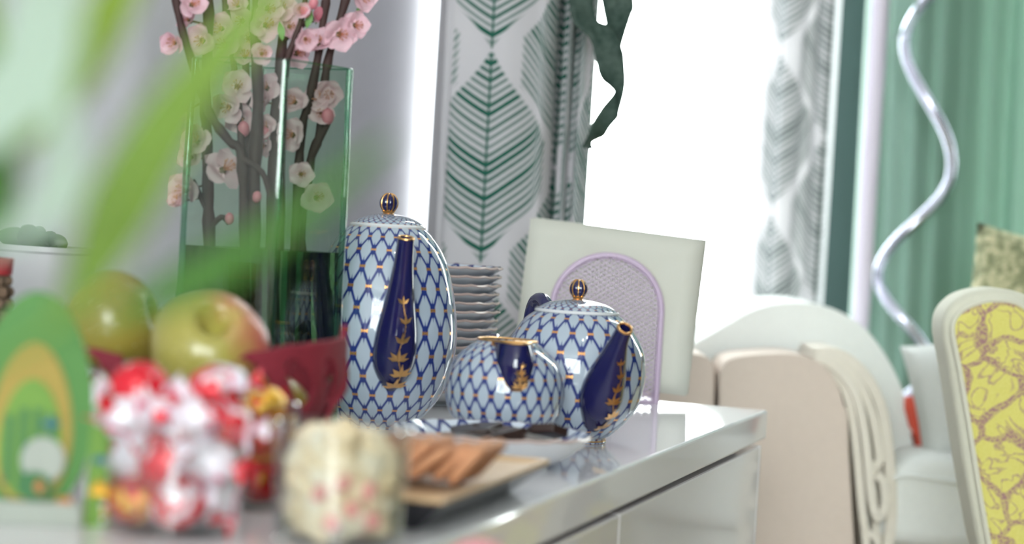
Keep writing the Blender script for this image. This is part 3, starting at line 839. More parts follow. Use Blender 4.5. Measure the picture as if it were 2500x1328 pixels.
# tall curled petal standing on the coffee pot side of the rim
def tall_petal(th0, span, hh, curl):
    def fn(a, b):
        th = th0 + (a - .5) * span * (1 - .55 * b * b); z = .03 + hh * b * (1 - .55 * (2 * a - 1) ** 2)
        r = BR * (.94 + .07 * b) - .004 - curl * b * b
        return Vector((r * math.cos(th), r * math.sin(th), z))
    o = mk('rim_petal', grid(14, 12, fn), FELT, bowl); s_ = o.modifiers.new('s', 'SOLIDIFY'); s_.thickness = .0035; return o
tall_petal(1.70, .62, .076, -.002); tall_petal(2.3, .8, .060, .0)

def apple_material(name, c0, c1, ax_, k0, k1):
    M_ = Mat(name); t = M_.node('ShaderNodeTexCoord'); x = M_.node('ShaderNodeSeparateXYZ'); M_.nt.links.new(t.outputs['Object'], x.inputs[0])
    comp = S(M_.nt, x.outputs[0]) * ax_[0] + S(M_.nt, x.outputs[1]) * ax_[1] + S(M_.nt, x.outputs[2]) * ax_[2]
    n = M_.noise(45, 4, .6, 0, None, (1, 1, .3)); f = ((comp + (n - .5) * .04 - k0) / (k1 - k0)).cl()
    sp = M_.noise(260, 1)
    c = M_.mix(f, c0, c1); c = M_.mix(sp.gt(.70) * .35, c, (.75, .7, .4))
    M_.put('Base Color', c); M_.set(Roughness=.28); M_.put('Coat Weight', .2); return M_.m
STALK = plain('apple_stalk', (.10, .055, .02), rough=.7)
def apple(label, P, r, axis, mat, group='apples in the burgundy bowl', dimple=.40):
    t = thing('apple', label, 'apple', P - Vector((0, 0, r)), 0, group)
    prof = []
    for i in range(33):
        a = math.pi * i / 32; ct = math.cos(a); rr_ = r * (math.sin(a) * (1.02 + .05 * ct) ); z = r * .93 * ct
        z -= dimple * r * math.exp(-(rr_ / (.23 * r)) ** 2) * (1 if ct > 0 else -.7)
        prof.append((max(.0003, rr_), z))
    prof = prof[::-1]
    g = lathe(prof, 40)
    v = [(x * (1 + .02 * math.cos(5 * math.atan2(y, x))), y * (1 + .02 * math.cos(5 * math.atan2(y, x))), z) for x, y, z in g[0]]
    q = Vector(axis).normalized().to_track_quat('Z', 'Y').to_matrix().to_4x4()
    o = mk('flesh', (v, g[1]), mat, t); o.matrix_local = Matrix.Translation((0, 0, r)) @ q
    k = mk('stalk', sweep([(0, 0, .50 * r), (.01 * r, 0, .78 * r), (.10 * r, 0, 1.02 * r)], [.0013, .0012, .0018], 8), STALK, t); k.matrix_local = o.matrix_local.copy()
    return t
ap_a = apple_material('apple_skin_blush', (.38, .34, .075), (.56, .14, .11), (.9, .3, .1), .004, .034)
ap_b = apple_material('apple_skin_yellow', (.33, .26, .05), (.32, .20, .045), (0, 1, 0), .0, .04)
ap_c = apple_material('apple_skin_green', (.22, .24, .05), (.30, .30, .07), (1, 0, 0), .0, .04)
A1 = at_d(510, 853, 1.46); A2 = at_d(276, 792, 1.56)
# blush apple axis tips up, towards the camera and slightly right
q_ax = (Vector((0, 0, 1)) * .66 - FH * .74 + RH * .20)
apple('yellow apple blushing red, hollow with stalk towards the glasses, on top of the burgundy bowl', A1, .0378, q_ax, ap_a, dimple=.62)
apple('plain yellow apple heaped highest in the burgundy bowl, beside the blushing one', A2, .0360, Vector((0, 0, .30)) + RH * .95 - FH * .15, ap_b)
apple('greenish apple low in the burgundy bowl, under the yellow apple', on_top(322, 1.480, TOP + .042), .032, Vector((.2, .3, 1)), ap_c)
apple('yellow apple inside the burgundy bowl, glimpsed through its openwork side', on_top(640, 1.51, TOP + .040), .034, Vector((0, -.2, 1)), ap_b)
apple('yellow apple hidden at the back of the burgundy bowl', on_top(450, 1.565, TOP + .041), .034, Vector((0, .2, 1)), ap_b)

# ------------------------------------------------------------------ small glasses with sweets
CLEAR = thin_glass('clear_glass', (.945, .96, .955), 2.0)
def tumbler(label, P, r, h):
    t = thing('glass_tumbler', label, 'glass', P)
    mk('wall', lathe([(.0005, 0), (r * .86, 0), (r * .92, .002), (r, h), (r - .0012, h + .001), (r - .0025, h), (r * .92 - .0025, .008), (.0005, .007)], 48), CLEAR, t, sharp=30)
    return t
dg = 1.24; GR = .0385
g_n = on_top(822, dg); g_c = on_top(420, dg); g_b = on_top(572, 1.365)
tumbler('clear glass tumbler full of cream nougat crumbs beside the biscuit tray', g_n, GR, .064)
tumbler('clear glass tumbler heaped with red and white wrapped candies', g_c, .0395, .062)
tumbler('clear glass tumbler of red and gold candies standing behind the others', g_b, .036, .064)
random.seed(5)
CREAM = []
for k, col in enumerate(((.88, .74, .52), (.92, .82, .64), (.82, .66, .42))):
    CREAM.append(plain('nougat_cream', col, rough=.7, var=.12, scale=120, bump=.4))
PINKC = plain('nougat_pink', (.72, .34, .30), rough=.7, var=.3, scale=100)
NME = []
for k in range(5):
    sd = random.uniform(0, 50)
    v, f = ball(1, 2, lambda q: Vector((q.x * .0125, q.y * .0095, q.z * .0080)) * (1 + .45 * noise.noise(q * 1.8 + Vector((sd, 0, 0)))))
    NME.append(mesh('nougat', v, f, CREAM[k % 3] if k < 4 else CREAM[1]))
v, f = ball(1, 2, lambda q: Vector((q.x * .0055, q.y * .0045, q.z * .0040)) * (1 + .4 * noise.noise(q * 2)))
NPK = mesh('nougat_red', v, f, PINKC)
def pack(center, R, layers, rr_, jit=.12):
    out = []
    for z, n, rad in layers:
        for i in range(n):
            a = 2 * math.pi * (i + random.random() * .4) / n + z * 170
            out.append(center + Vector((rad * math.cos(a), rad * math.sin(a), z + random.uniform(-.002, .002))))
    return out
for i, P in enumerate(pack(g_n, GR, [(.015, 9, .0215), (.015, 2, .006), (.025, 9, .0222), (.026, 2, .006), (.035, 9, .0225), (.036, 2, .006), (.045, 9, .0225), (.046, 3, .008), (.054, 6, .018), (.057, 2, .006)], .01)):
    o = link('nougat_piece', NME[i % 5], None, P); o.rotation_euler = [random.uniform(0, 6) for _ in range(3)]
    tag(o, 'rough cream-coloured nougat piece in the clear tumbler', 'sweet', 'nougat pieces in the tumbler')
toc = (CAM - g_n); toc.z = 0; toc.normalize(); tor = Vector((-toc.y, toc.x, 0))
for (a, z) in ((.22, .022), (.62, .016), (-.35, .030), (.5, .032), (-.1, .014), (.05, .036)):
    o = link('candied_fruit_bit', NPK, None, g_n + toc * (.0318 * math.cos(a)) + tor * (.0318 * math.sin(a)) + Vector((0, 0, z))); o.rotation_euler = (a * 4, 1, z * 90)
    tag(o, 'small reddish candied fruit bit among the cream nougat', 'sweet', 'red bits in the nougat')
def candy_mat(name, c0, c1, metal, thr, scale=55):
    M_ = Mat(name); n = M_.noise(scale, 2, .5, .6); f = n.below(thr, .04)
    M_.put('Base Color', M_.mix(f, c0, c1)); M_.set(Roughness=.22, Metallic=metal); M_.bump(M_.noise(160, 3), .5, .002); return M_.m
CRED = candy_mat('candy_red_white', (.70, .012, .030), (.90, .80, .86), .15, .44)
CRED2 = candy_mat('candy_red_gold', (.55, .012, .015), (.85, .42, .06), .35, .44)
CFOIL = candy_mat('candy_silver_film', (.88, .82, .90), (.82, .16, .30), .15, .40)
CGOLD = candy_mat('candy_gold', (.90, .50, .06), (.62, .03, .03), .45, .40)
def candy_meshes(mat_b, mat_t, sd):
    v, f = ball(1, 3, lambda q: Vector((q.x * .0165, q.y * .0142, q.z * .0142)) * (1 + .10 * noise.noise(q * 3 + Vector((sd, 0, 0)))))
    B = mesh('wrapper_ball', v, f, mat_b)
    def tf(a, b):
        th = (a - .5) * 4.6; rad = .0022 + .0085 * b ** .8
        return Vector((.0150 + .0090 * b, rad * math.sin(th * .6) , rad * .8 * math.cos(th * 2.2 + sd) * (.25 + .5 * b)))
    T = mesh('wrapper_twist', *grid(18, 5, tf)[:2], mat_t)
    return B, T
CM = [candy_meshes(CRED, CFOIL, 1.), candy_meshes(CFOIL, CRED, 5.), candy_meshes(CRED2, CGOLD, 9.), candy_meshes(CGOLD, CRED2, 13.)]
CLAB = ['red and white wrapped candy', 'silvery white wrapped candy', 'red wrapped candy with gold print', 'gold wrapped candy']
def candy(P, k, rot, where, group):
    t = thing('wrapped_candy', CLAB[k] + ' ' + where, 'candy', P, 0, group); t.rotation_euler = rot
    link('wrapper_ball', CM[k][0], t); a = link('wrapper_twist', CM[k][1], t); b = link('wrapper_twist', CM[k][1], t); b.rotation_euler = (0.7, 0, math.pi)
    return t
random.seed(21)
toc = (CAM - g_c); toc.z = 0; toc.normalize(); tor = Vector((-toc.y, toc.x, 0))
lay = [(.020, [(-.021, .010, 2), (.002, .022, 0), (.022, .006, 1), (0, -.016, 2), (-.02, -.018, 0), (.02, -.02, 1)]),
       (.042, [(-.022, .006, 1), (-.006, .022, 0), (.017, .018, 1), (.024, -.006, 1), (.002, -.014, 3), (-.018, -.018, 0)]),
       (.063, [(-.026, .006, 1), (-.010, -.004, 0), (.010, .014, 1), (.026, .004, 0), (.018, -.018, 2)]),
       (.080, [(-.022, .000, 0), (.018, .004, 0), (.022, -.012, 1)])]
for z, L_ in lay:
    for (a, b, k) in L_:
        P = g_c + tor * a + toc * b + Vector((0, 0, z + random.uniform(-.002, .002)))
        candy(P, k, (random.uniform(0, 6), random.uniform(-.4, .4), random.uniform(0, 6)), 'heaped in the clear tumbler beside the egg-shaped card', 'candies in the front tumbler')
toc = (CAM - g_b); toc.z = 0; toc.normalize(); tor = Vector((-toc.y, toc.x, 0))
for (a, b, z, k) in [(-.012, .01, .018, 0), (.014, .008, .018, 2), (0, -.016, .018, 2), (.014, .008, .040, 2), (-.012, .01, .040, 3), (0, -.015, .041, 2), (.014, .006, .060, 3), (-.010, 0, .062, 2)]:
    candy(g_b + tor * a + toc * b + Vector((0, 0, z)), k, (random.uniform(0, 6), random.uniform(-.4, .4), random.uniform(0, 6)), 'in the tumbler standing behind the others', 'candies in the rear tumbler')

# ------------------------------------------------------------------ egg-shaped card
def flat(name, col, rough=.6): return plain(name, col, rough=rough, var=.05, scale=30)
EG, EY_, ES, EB, EW, EO, ED = flat('card_green', (.075, .225, .045)), flat('card_yellow', (.36, .26, .045)), flat('card_lime', (.15, .30, .04)), flat('card_blue', (.03, .15, .20)), flat('card_white', (.38, .41, .36)), flat('card_orange', (.45, .16, .04)), flat('card_dark_green', (.045, .17, .055))
sc_ = 4450.; ce = on_top(62, FPX / sc_)
card = thing('egg_card', 'green egg-shaped paper card with a yellow arch, stripes and a star, on a white base', 'card', ce, YAW + .12)
def egg(w, h, z0, k=40, pw=.25):
    out = []
    for q in range(k):
        a = 2 * math.pi * q / k; z = (1 - math.cos(a)) / 2
        x = math.sin(a) * w * (1.0 - pw * (z - .42))
        out.append((x, z0 + z * h))
    return out
def layer(name, pts, mat, y, th=.0012, dx=0., dz=0.): return mk(name, prism([Vector((x + dx, y, z + dz)) for x, z in pts], (0, th, 0)), mat, card, smooth=False)
layer('green_egg', egg(.034, .124, .004), EG, .004, .002)
layer('yellow_arch', egg(.0225, .090, .010), EY_, .0025)
layer('striped_field', egg(.0175, .066, .014), ES, .0012)
for k in range(4): layer('stripe', [(-.002, .022), (.002, .022), (.002, .066 - .004 * abs(k - 1.5)), (-.002, .066 - .004 * abs(k - 1.5))], ED, .0002, .001, (k - 1.5) * .0075)
star = [((.0062 if q % 2 == 0 else .0022) * math.cos(math.pi * q / 4 + math.pi / 2), (.0062 if q % 2 == 0 else .0022) * math.sin(math.pi * q / 4 + math.pi / 2)) for q in range(8)]
layer('blue_star', star, EB, -.0010, .001, .0105, .056)
layer('white_shape', [(.012 * math.cos(2 * math.pi * q / 24), .0125 * math.sin(2 * math.pi * q / 24)) for q in range(24)], EW, -.0010, .001, .0075, .036)
layer('painted_egg', [(.0095 * math.cos(2 * math.pi * q / 24), .0080 * math.sin(2 * math.pi * q / 24)) for q in range(24)], ED, -.0022, .001, .0035, .0215)
layer('orange_spot', [(.0026 * math.cos(2 * math.pi * q / 16), .0036 * math.sin(2 * math.pi * q / 16)) for q in range(16)], EO, -.0034, .001, .0065, .0215)
layer('orange_tab', [(-.004, -.0025), (.004, -.0025), (.004, .0025), (-.004, .0025)], EO, -.0034, .001, .0205, .014)
bevel(mk('base_strip', box(-.034, .030, -.004, .012, 0, .013), EW, card, smooth=False), .001, 2)
# wing folded forward towards the candy tumbler
wing = [(.031, .0), (.043, .0), (.043, .060), (.040, .075), (.033, .082)]
layer('side_wing', wing, ES, .003, .0015)
layer('wing_spot', [(.0045 * math.cos(2 * math.pi * q / 20), .0065 * math.sin(2 * math.pi * q / 20)) for q in range(20)], EW, .0018, .001, .0375, .062)
layer('wing_dot', [(.0036 * math.cos(2 * math.pi * q / 20), .0024 * math.sin(2 * math.pi * q / 20)) for q in range(20)], EB, .0018, .001, .038, .037)

# ------------------------------------------------------------------ white pot with dark foliage, wicker basket
POTM = plain('white_planter_glaze', (.46, .46, .47), rough=.35, var=.04)
SOIL = plain('soil', (.03, .025, .02), rough=.9, bump=.5)
DKLEAF = plain('dark_leaf', (.015, .05, .015), rough=.4)
pp = on_top(98, 1.905)
pot = thing('planter', 'white tapered planter with dark foliage standing by the wall', 'planter', pp)
mk('pot', lathe([(.0005, 0), (.031, 0), (.033, .003), (.0405, .132), (.0425, .134), (.0425, .138), (.038, .138), (.037, .127), (.0005, .126)], 48), POTM, pot)
mk('soil', lathe([(.0005, .130), (.037, .130)], 24), SOIL, pot)
def blade(path, wmax, n=12, fold=.25, tipw=.05, basew=.35, ramp=None):
    K = cr([tuple(q) for q in path], 6); N_ = len(K); v = []; f = []
    for i, k in enumerate(K):
        p_ = Vector(k); t = (Vector(K[min(i + 1, N_ - 1)]) - Vector(K[max(i - 1, 0)])).normalized()
        sd = t.cross(FH).normalized(); nn = sd.cross(t)
        x = i / (N_ - 1); wd = wmax * max(tipw, (basew + (1 - basew) * math.sin(min(1, x * 1.6) * math.pi / 2)) * (1 - max(0, x - .55) / .45) ** .6)
        if ramp:
            k_ = max(0., min(1., (x - ramp[0]) / (ramp[1] - ramp[0]))); wd *= .08 + .92 * k_ * k_ * (3 - 2 * k_)
        for q in (-1, -.5, 0, .5, 1): v.append(p_ + sd * (wd * q) + nn * (fold * wd * (q * q)))
    for i in range(N_ - 1):
        for j in range(4): a = i * 5 + j; f.append((a, a + 1, a + 6, a + 5))
    return v, f
for k in range(7):
    a = k * .9 + .3; ln = .012 + .005 * (k % 3)
    P = [Vector((0, 0, .130)), Vector((.016 * math.cos(a) - .012, .016 * math.sin(a),   .132 + ln * .6)), Vector((.030 * math.cos(a) - .016, .030 * math.sin(a),   .132 + ln * .75))]
    mk('leaf', blade(P, .010), DKLEAF, pot)
WICK = Mat('wicker'); _n = WICK.noise(40, 2, .5, 0, None, (1, 1, 8)); WICK.set(Roughness=.8); WICK.put('Base Color', WICK.mix(_n, (.10, .06, .04), (.30, .20, .13))); WICK.bump(_n, .6, .003); WICK = WICK.m
REDR = plain('red_ribbon', (.45, .03, .04), rough=.6)
pw_ = on_top(-92, 1.68)
bk = thing('wicker_basket', 'brown wicker basket with a red band round its top beside the white planter', 'basket', pw_)
for k in range(14):
    z = .005 + k * .0085; r = .036 - .0008 * k
    ringp = [Vector(((r + .0015 * math.cos(12 * a + k * math.pi)) * math.cos(a), (r + .0015 * math.cos(12 * a + k * math.pi)) * math.sin(a), z)) for a in [2 * math.pi * q / 48 for q in range(49)]]
    mk('wicker_strand', sweep(ringp, .0046, 8, cap=False), WICK, bk)
mk('red_band', lathe([(.027, .120), (.030, .120), (.031, .132), (.027, .132)], 32), REDR, bk)

# ------------------------------------------------------------------ near plant with long strap leaves
LM = []
for nm, col, tr_ in (('leaf_bright', (.26, .38, .06), (.32, .46, .07)), ('leaf_mid', (.20, .33, .06), (.25, .40, .08)), ('leaf_pale', (.52, .66, .55), (.68, .86, .74)), ('leaf_deep', (.07, .19, .035), (.09, .25, .04))):
    M_ = Mat(nm); _n = M_.noise(25, 3, .5, 0, None, (8, 8, 1)); M_.put('Base Color', M_.mix(_n, tuple(c * .85 for c in col), col)); M_.set(Roughness=.35)
    LM.append(M_.translucent(.45, tr_).m)
dp = .76
pc_ = on_top(-640, .80)
npl = thing('strap_leaf_plant', 'potted plant with long bright green strap leaves reaching in front of the vase', 'plant', pc_)
mk('pot', lathe([(.0005, 0), (.030, 0), (.034, .06), (.036, .062), (.036, .068), (.032, .068), (.031, .06), (.0005, .058)], 40), POTM, npl)
mk('soil', lathe([(.0005, .060), (.0315, .060)], 24), SOIL, npl)
root = pc_ + Vector((0, 0, .06))
def strap(pts, wd, mi, d0=.78, d1=.72, bw=.45, ramp=None):
    P = [root]
    n = len(pts)
    for i, (x, y) in enumerate(pts): P.append(at_d(x, y, d0 + (d1 - d0) * i / max(1, n - 1)))
    g = blade(P, wd, basew=bw, ramp=ramp)
    mk('leaf', ([q - pc_ for q in g[0]], g[1]), LM[mi], npl)
strap([(-260, 980), (-60, 900), (110, 810), (200, 690), (290, 500), (400, 310), (520, 150), (700, -60), (860, -240)], .0105, 1, .68, .60, .4, (.30, .58))
strap([(-260, 1000), (-40, 900), (180, 800), (400, 715), (580, 625), (760, 500), (960, 330)], .0068, 3, .64, .60, .4, (.40, .66))
strap([(-280, 560), (-110, 420), (50, 290), (165, 170), (255, 40), (355, -140), (480, -330)], .0095, 0, .72, .64)
strap([(-300, 500), (-140, 350), (-50, 200), (-50, 0), (-80, -200)], .0080, 1)
strap([(-320, 720), (-150, 620), (-50, 520), (-15, 400), (-20, 240), (-60, 100)], .0085, 3, .68, .64)
strap([(-260, 430), (-60, 300), (60, 180), (110, 20), (120, -160), (140, -340)], .0115, 2, .64, .58)
strap([(-260, 700), (-60, 620), (110, 520), (160, 400), (150, 280), (120, 120)], .0060, 2, .62, .58, .4, (.3, .6))

# ------------------------------------------------------------------ ribbon hanging beside the curtain
RIB = Mat('dark_green_ribbon'); _n = RIB.noise(120, 4, .7)
RIB.set(Roughness=.7); RIB.put('Base Color', RIB.mix(((_n - .35) * 2.5).cl(), (.018, .045, .035), (.085, .13, .105))); RIB.bump(_n, .4, .001); RIB = RIB.translucent(.15, (.10, .2, .15)).m
def ribbon(geo_rows, d0, per=6):
    """rows: (left px, left py, right px, right py, depth left offset, depth right offset)"""
    K = cr(geo_rows, per); v = []; n = 4
    for k in K:
        a = at_d(k[0], k[1], d0 + k[4]); b = at_d(k[2], k[3], d0 + k[5])
        for q in range(n + 1):
            t = q / n; v.append(a.lerp(b, t) + FH * (.004 * math.sin(t * math.pi)))
    f = [(i * (n + 1) + j, i * (n + 1) + j + 1, (i + 1) * (n + 1) + j + 1, (i + 1) * (n + 1) + j) for i in range(len(K) - 1) for j in range(n)]
    return v, f
d_r = 2.48
rib = thing('ribbon', 'twisted dark green ribbon dangling against the bright window beside the printed curtain', 'ribbon', at_d(1450, -200, d_r))
def rpart(rows, d):
    g = ribbon(rows, d); o = mk('ribbon_tail', ([q - rib.location for q in g[0]], g[1]), RIB, rib, sharp=180)
    s_ = o.modifiers.new('s', 'SOLIDIFY'); s_.thickness = .0008
rpart([(1452, -210, 1500, -200, .0, .01), (1458, -80, 1535, -80, .0, .0), (1468, 0, 1548, 10, .0, .0), (1480, 60, 1540, 40, .01, -.01), (1492, 110, 1524, 90, .02, -.02), (1500, 150, 1512, 135, .02, -.02)], d_r + .012)
rpart([(1370, -200, 1450, -200, 0, 0), (1385, -60, 1445, -70, 0, 0), (1390, 15, 1448, -5, 0, 0), (1402, 58, 1458, 48, 0, .01), (1440, 96, 1492, 66, .0, .015), (1455, 150, 1520, 120, 0, 0), (1462, 180, 1526, 165, 0, 0), (1472, 196, 1527, 205, .01, 0),
       (1490, 210, 1522, 235, .02, -.01), (1500, 224, 1512, 272, .02, -.01), (1470, 262, 1510, 286, .0, .0), (1446, 300, 1488, 312, 0, .01), (1436, 328, 1474, 332, 0, .02), (1424, 352, 1446, 346, 0, .02), (1420, 360, 1450, 366, 0, .02)], d_r)

# ------------------------------------------------------------------ sofa group
CREAMF = plain('cream_upholstery', (.66, .56, .49), rough=.85, var=.04, scale=120, bump=.1)
WHITEF = plain('white_upholstery', (.80, .82, .80), rough=.85, var=.04, scale=150, bump=.15)
THROW = plain('ivory_throw_wool', (.76, .71, .63), rough=.9, var=.06, scale=200, bump=.25)
def solid(name, pxpts, d0, dd, mat, parent, n=4, closed=True, bev=.012, floor_z=None):
    K = cr(pxpts, n, closed) if n > 1 else pxpts
    P = [at_d(x, y, d0) for x, y in K]
    if floor_z is not None: P = [Vector((q.x, q.y, max(floor_z, q.z))) for q in P]
    o = mk(name, prism([q - parent.location if parent else q for q in P], FH * dd), mat, parent, sharp=35)
    if bev: bevel(o, bev, 6 if bev > .02 else 4, 50)
    return o
ds = 2.78
sofa = thing('sofa', 'cream and white upholstered sofa standing under the window beyond the sideboard', 'sofa', at_z(1900, 1700, 0.0) * 0 + Vector((at_d(1960, 1000, ds + .2).x, at_d(1960, 1000, ds + .2).y, 0)))
def zpx(px, z, d):                                       # image row of height z at column px, depth d
    lo, hi = -3000., 6000.
    for _ in range(50):
        mid = (lo + hi) / 2
        if at_d(px, mid, d).z > z: lo = mid
        else: hi = mid
    return lo
bz = zpx(1800, .06, ds)
solid('arm', [(1762, bz), (1758, 1100), (1757, 940), (1764, 895), (1790, 874), (1850, 866), (1930, 864), (1990, 878), (2035, 920), (2060, 990), (2072, 1100), (2080, bz)], ds, .14, CREAMF, sofa, n=4, bev=.045)
solid('arm', [(1420, bz), (1425, 960), (1450, 900), (1560, 868), (1650, 862), (1710, 866), (1738, 884), (1744, 930), (1742, 1100), (1738, bz)], ds + .01, .14, CREAMF, sofa, n=4, bev=.035)
solid('backrest', [(1500, bz), (1520, 960), (1600, 880), (1680, 846), (1760, 800), (1850, 752), (1940, 738), (2030, 752), (2110, 800), (2170, 880), (2210, 970), (2235, 1080), (2240, bz)], ds + .15, .25, WHITEF, sofa, n=4, bev=.115)
solid('seat_base', [(2100, bz), (2100, 1240), (2600, 1270), (2600, bz)], ds + .06, .28, WHITEF, sofa, n=1, bev=.01)
sc2 = solid('seat_cushion', [(2172, 1330), (2166, 1240), (2170, 1180), (2200, 1138), (2260, 1112), (2400, 1118), (2560, 1128), (2580, 1200), (2580, 1340)], ds + .02, .32, WHITEF, sofa, n=3, bev=.02)
mk('piping', sweep([at_d(x, y, ds + .018) - sofa.location for x, y in cr([(2182, 1168), (2215, 1162), (2300, 1172), (2400, 1184), (2560, 1192)], 4)], .003, 8), WHITEF, sc2)
for px, dd in ((1480, .08), (2050, .08), (2500, .1), (1560, .32), (2420, .3)):
    q = at_d(px, 1200, ds + dd); mk('leg', [tuple(Vector(v) + Vector((q.x, q.y, 0)) - sofa.location) for v in lathe([(.015, 0), (.02, .07)], 12)[0]] and off(lathe([(.0005, 0), (.015, 0), (.02, .075)], 12)[:2], Vector((q.x, q.y, 0)) - sofa.location), CREAMF, sofa)

def strip(pts, th, d0, dd, mat, name, parent):
    K = cr([(*p_,) for p_ in pts], 6); N_ = len(K); v = []
    for i, k in enumerate(K):
        a = K[max(0, i - 1)]; b = K[min(N_ - 1, i + 1)]; tx, ty = b[0] - a[0], b[1] - a[1]; l = math.hypot(tx, ty) or 1
        tt = th * min(1., .25 + i / 7.); nx, ny = -ty / l * tt / 2, tx / l * tt / 2
        for (sx, dq) in ((1, 0), (1, dd), (-1, dd), (-1, 0)): v.append(at_d(k[0] + sx * nx, k[1] + sx * ny, d0) + FH * dq - parent.location)
    f = [(i * 4 + j, i * 4 + (j + 1) % 4, i * 4 + 4 + (j + 1) % 4, i * 4 + 4 + j) for i in range(N_ - 1) for j in range(4)] + [(0, 1, 2, 3), ((N_ - 1) * 4 + 3, (N_ - 1) * 4 + 2, (N_ - 1) * 4 + 1, (N_ - 1) * 4)]
    o = mk(name, (v, f), mat, parent, sharp=50); bevel(o, .004, 3, 40); return o
thr = thing('throw_blanket', 'ivory throw folded in several layers over the sofa back and arm', 'throw', at_d(2100, 1200, ds))
hang = 1420
strip([(1990, 888), (2032, 908), (2064, 956), (2082, 1024), (2094, 1122), (2104, 1230), (2116, 1330), (2122, hang)], 20, ds + .012, .14, THROW, 'fold', thr)
strip([(1985, 878), (2032, 892), (2080, 944), (2104, 1014), (2117, 1100), (2127, 1200), (2141, 1262), (2161, 1240), (2158, 1180), (2141, 1160)], 21, ds + .006, .15, THROW, 'fold', thr)
strip([(1980, 866), (2040, 880), (2094, 930), (2126, 1000), (2141, 1065), (2148, 1122), (2134, 1142), (2124, 1165)], 22, ds + .014, .14, THROW, 'fold', thr)
strip([(1985, 854), (2050, 866), (2108, 910), (2147, 980), (2165, 1062), (2175, 1160), (2177, 1260), (2169, 1340), (2160, hang)], 27, ds + .018, .15, THROW, 'fold', thr)
strip([(2100, 1270), (2120, 1300), (2145, 1330), (2150, hang)], 16, ds + .010, .15, THROW, 'fold', thr)
strip([(2110, 960), (2136, 1040), (2150, 1130), (2150, 1260), (2140, hang)], 40, ds + .035, .13, THROW, 'fold', thr)

PIL = plain('white_pillow_cotton', (.68, .70, .68), rough=.85, var=.03, scale=100, bump=.2)
REDC = plain('coral_red_cotton', (.72, .10, .06), rough=.8)
def pillow(name, label, cat, c, w, h, t, mat, rz, tilt, roll=0.):
    def side(sg):
        def fn(a, b):
            x, z = (a - .5) * 2, (b - .5) * 2
            k = (max(0, 1 - x ** 4) * max(0, 1 - z ** 4)) ** .5
            pin = 1 - .10 * (1 - abs(x) ** 2) * abs(z) ** 3 * 0 - .06 * (x * x) * (1 - z * z) * 0
            xx = x * (1 - .07 * (1 - z * z) * abs(x)); zz = z * (1 - .07 * (1 - x * x) * abs(z))
            return Vector((xx * w / 2, sg * t / 2 * k + .004 * noise.noise(Vector((x * 2, z * 2, sg))), zz * h / 2))
        return grid(16, 16, fn)[:2]
    o = mk(name, join(side(1), side(-1)), mat)
    bm = bmesh.new(); bm.from_mesh(o.data); bmesh.ops.remove_doubles(bm, verts=bm.verts, dist=.0095); bmesh.ops.recalc_face_normals(bm, faces=bm.faces); bm.to_mesh(o.data); bm.free()
    o.matrix_world = Matrix.Translation(c) @ Matrix.Rotation(rz, 4, 'Z') @ Matrix.Rotation(tilt, 4, 'X') @ Matrix.Rotation(roll, 4, 'Y')
    return tag(o, label, cat)
dpz = ds + .16
pillow('pillow', 'plump white pillow sitting on the sofa seat behind the yellow armchair', 'pillow', at_d(2368, 975, dpz - .05), .150, .165, .10, PIL, YAW - .1, -.12, -.24)
pillow('red_cushion', 'coral red cushion squeezed between the white pillow and the sofa back', 'cushion', at_d(2258, 1040, dpz - .01), .045, .090, .026, REDC, YAW + .15, -.05, -.30)
NUB = Mat('knobbly_yellow_weave'); _n = NUB.noise(95, 2, .5); NUB.set(Roughness=.9); NUB.put('Base Color', NUB.mix(((_n - .4) * 4).cl(), (.22, .24, .13), (.62, .58, .36))); NUB.bump(_n, 1., .01); NUB = NUB.m
# further cushion of knobbly weave, standing on the seat behind the armchair
pillow('knobbly_cushion', 'knobbly yellow-green woven cushion showing above the armchair', 'cushion', at_d(2530, 800, 2.99), .20, .25, .07, NUB, YAW, -.1, .12)

# ------------------------------------------------------------------ yellow print armchair
YF = Mat('yellow_scroll_print')
_v = YF.node('ShaderNodeTexVoronoi'); _v.feature = 'DISTANCE_TO_EDGE'; _v.inputs['Scale'].default_value = 19.
_nn = YF.node('ShaderNodeTexNoise'); _nn.inputs['Scale'].default_value = 14.; YF.nt.links.new(YF.objco(), _nn.inputs['Vector'])
_va = YF.node('ShaderNodeVectorMath'); _va.operation = 'MULTIPLY_ADD'; YF.nt.links.new(_nn.outputs['Color'], _va.inputs[0]); _va.inputs[1].default_value = (.07, .07, .07); YF.nt.links.new(YF.objco(), _va.inputs[2])
YF.nt.links.new(_va.outputs[0], _v.inputs['Vector'])
e_ = S(YF.nt, _v.outputs['Distance']); weave = YF.noise(420, 1)
curl = (YF.noise(26, 2, .5, 1.2) - .5).abs().below(.022, .02)
gap = e_.below(.060, .03).max(curl * .8)
spk = (weave.gt(.5) * .5 + .5)
YF.put('Base Color', YF.mix(gap * spk, YF.mix(weave, (.66, .60, .13), (.74, .69, .22)), (.36, .20, .20))); YF.set(Roughness=.85); YF.bump(weave, .4, .001); YF = YF.m
PIPE = plain('cream_piping', (.66, .65, .54), rough=.8, var=.04, scale=150, bump=.1)
da = 2.36
arm = thing('armchair', 'armchair in yellow scroll-print fabric with cream piped edge', 'armchair', Vector((at_d(2600, 1000, da + .15).x, at_d(2600, 1000, da + .15).y, 0)))
bza = zpx(2500, .20, da)
outl = [(2408, 1420), (2390, 1328), (2362, 1180), (2338, 1030), (2318, 900), (2303, 820), (2306, 772), (2328, 738), (2362, 716), (2415, 704), (2470, 708), (2530, 730), (2590, 770), (2640, 850), (2660, 1000), (2670, 1200), (2680, 1420), (2690, bza), (2440, bza)]
solid('cream_border', outl, da, .075, PIPE, arm, n=3, bev=.011)
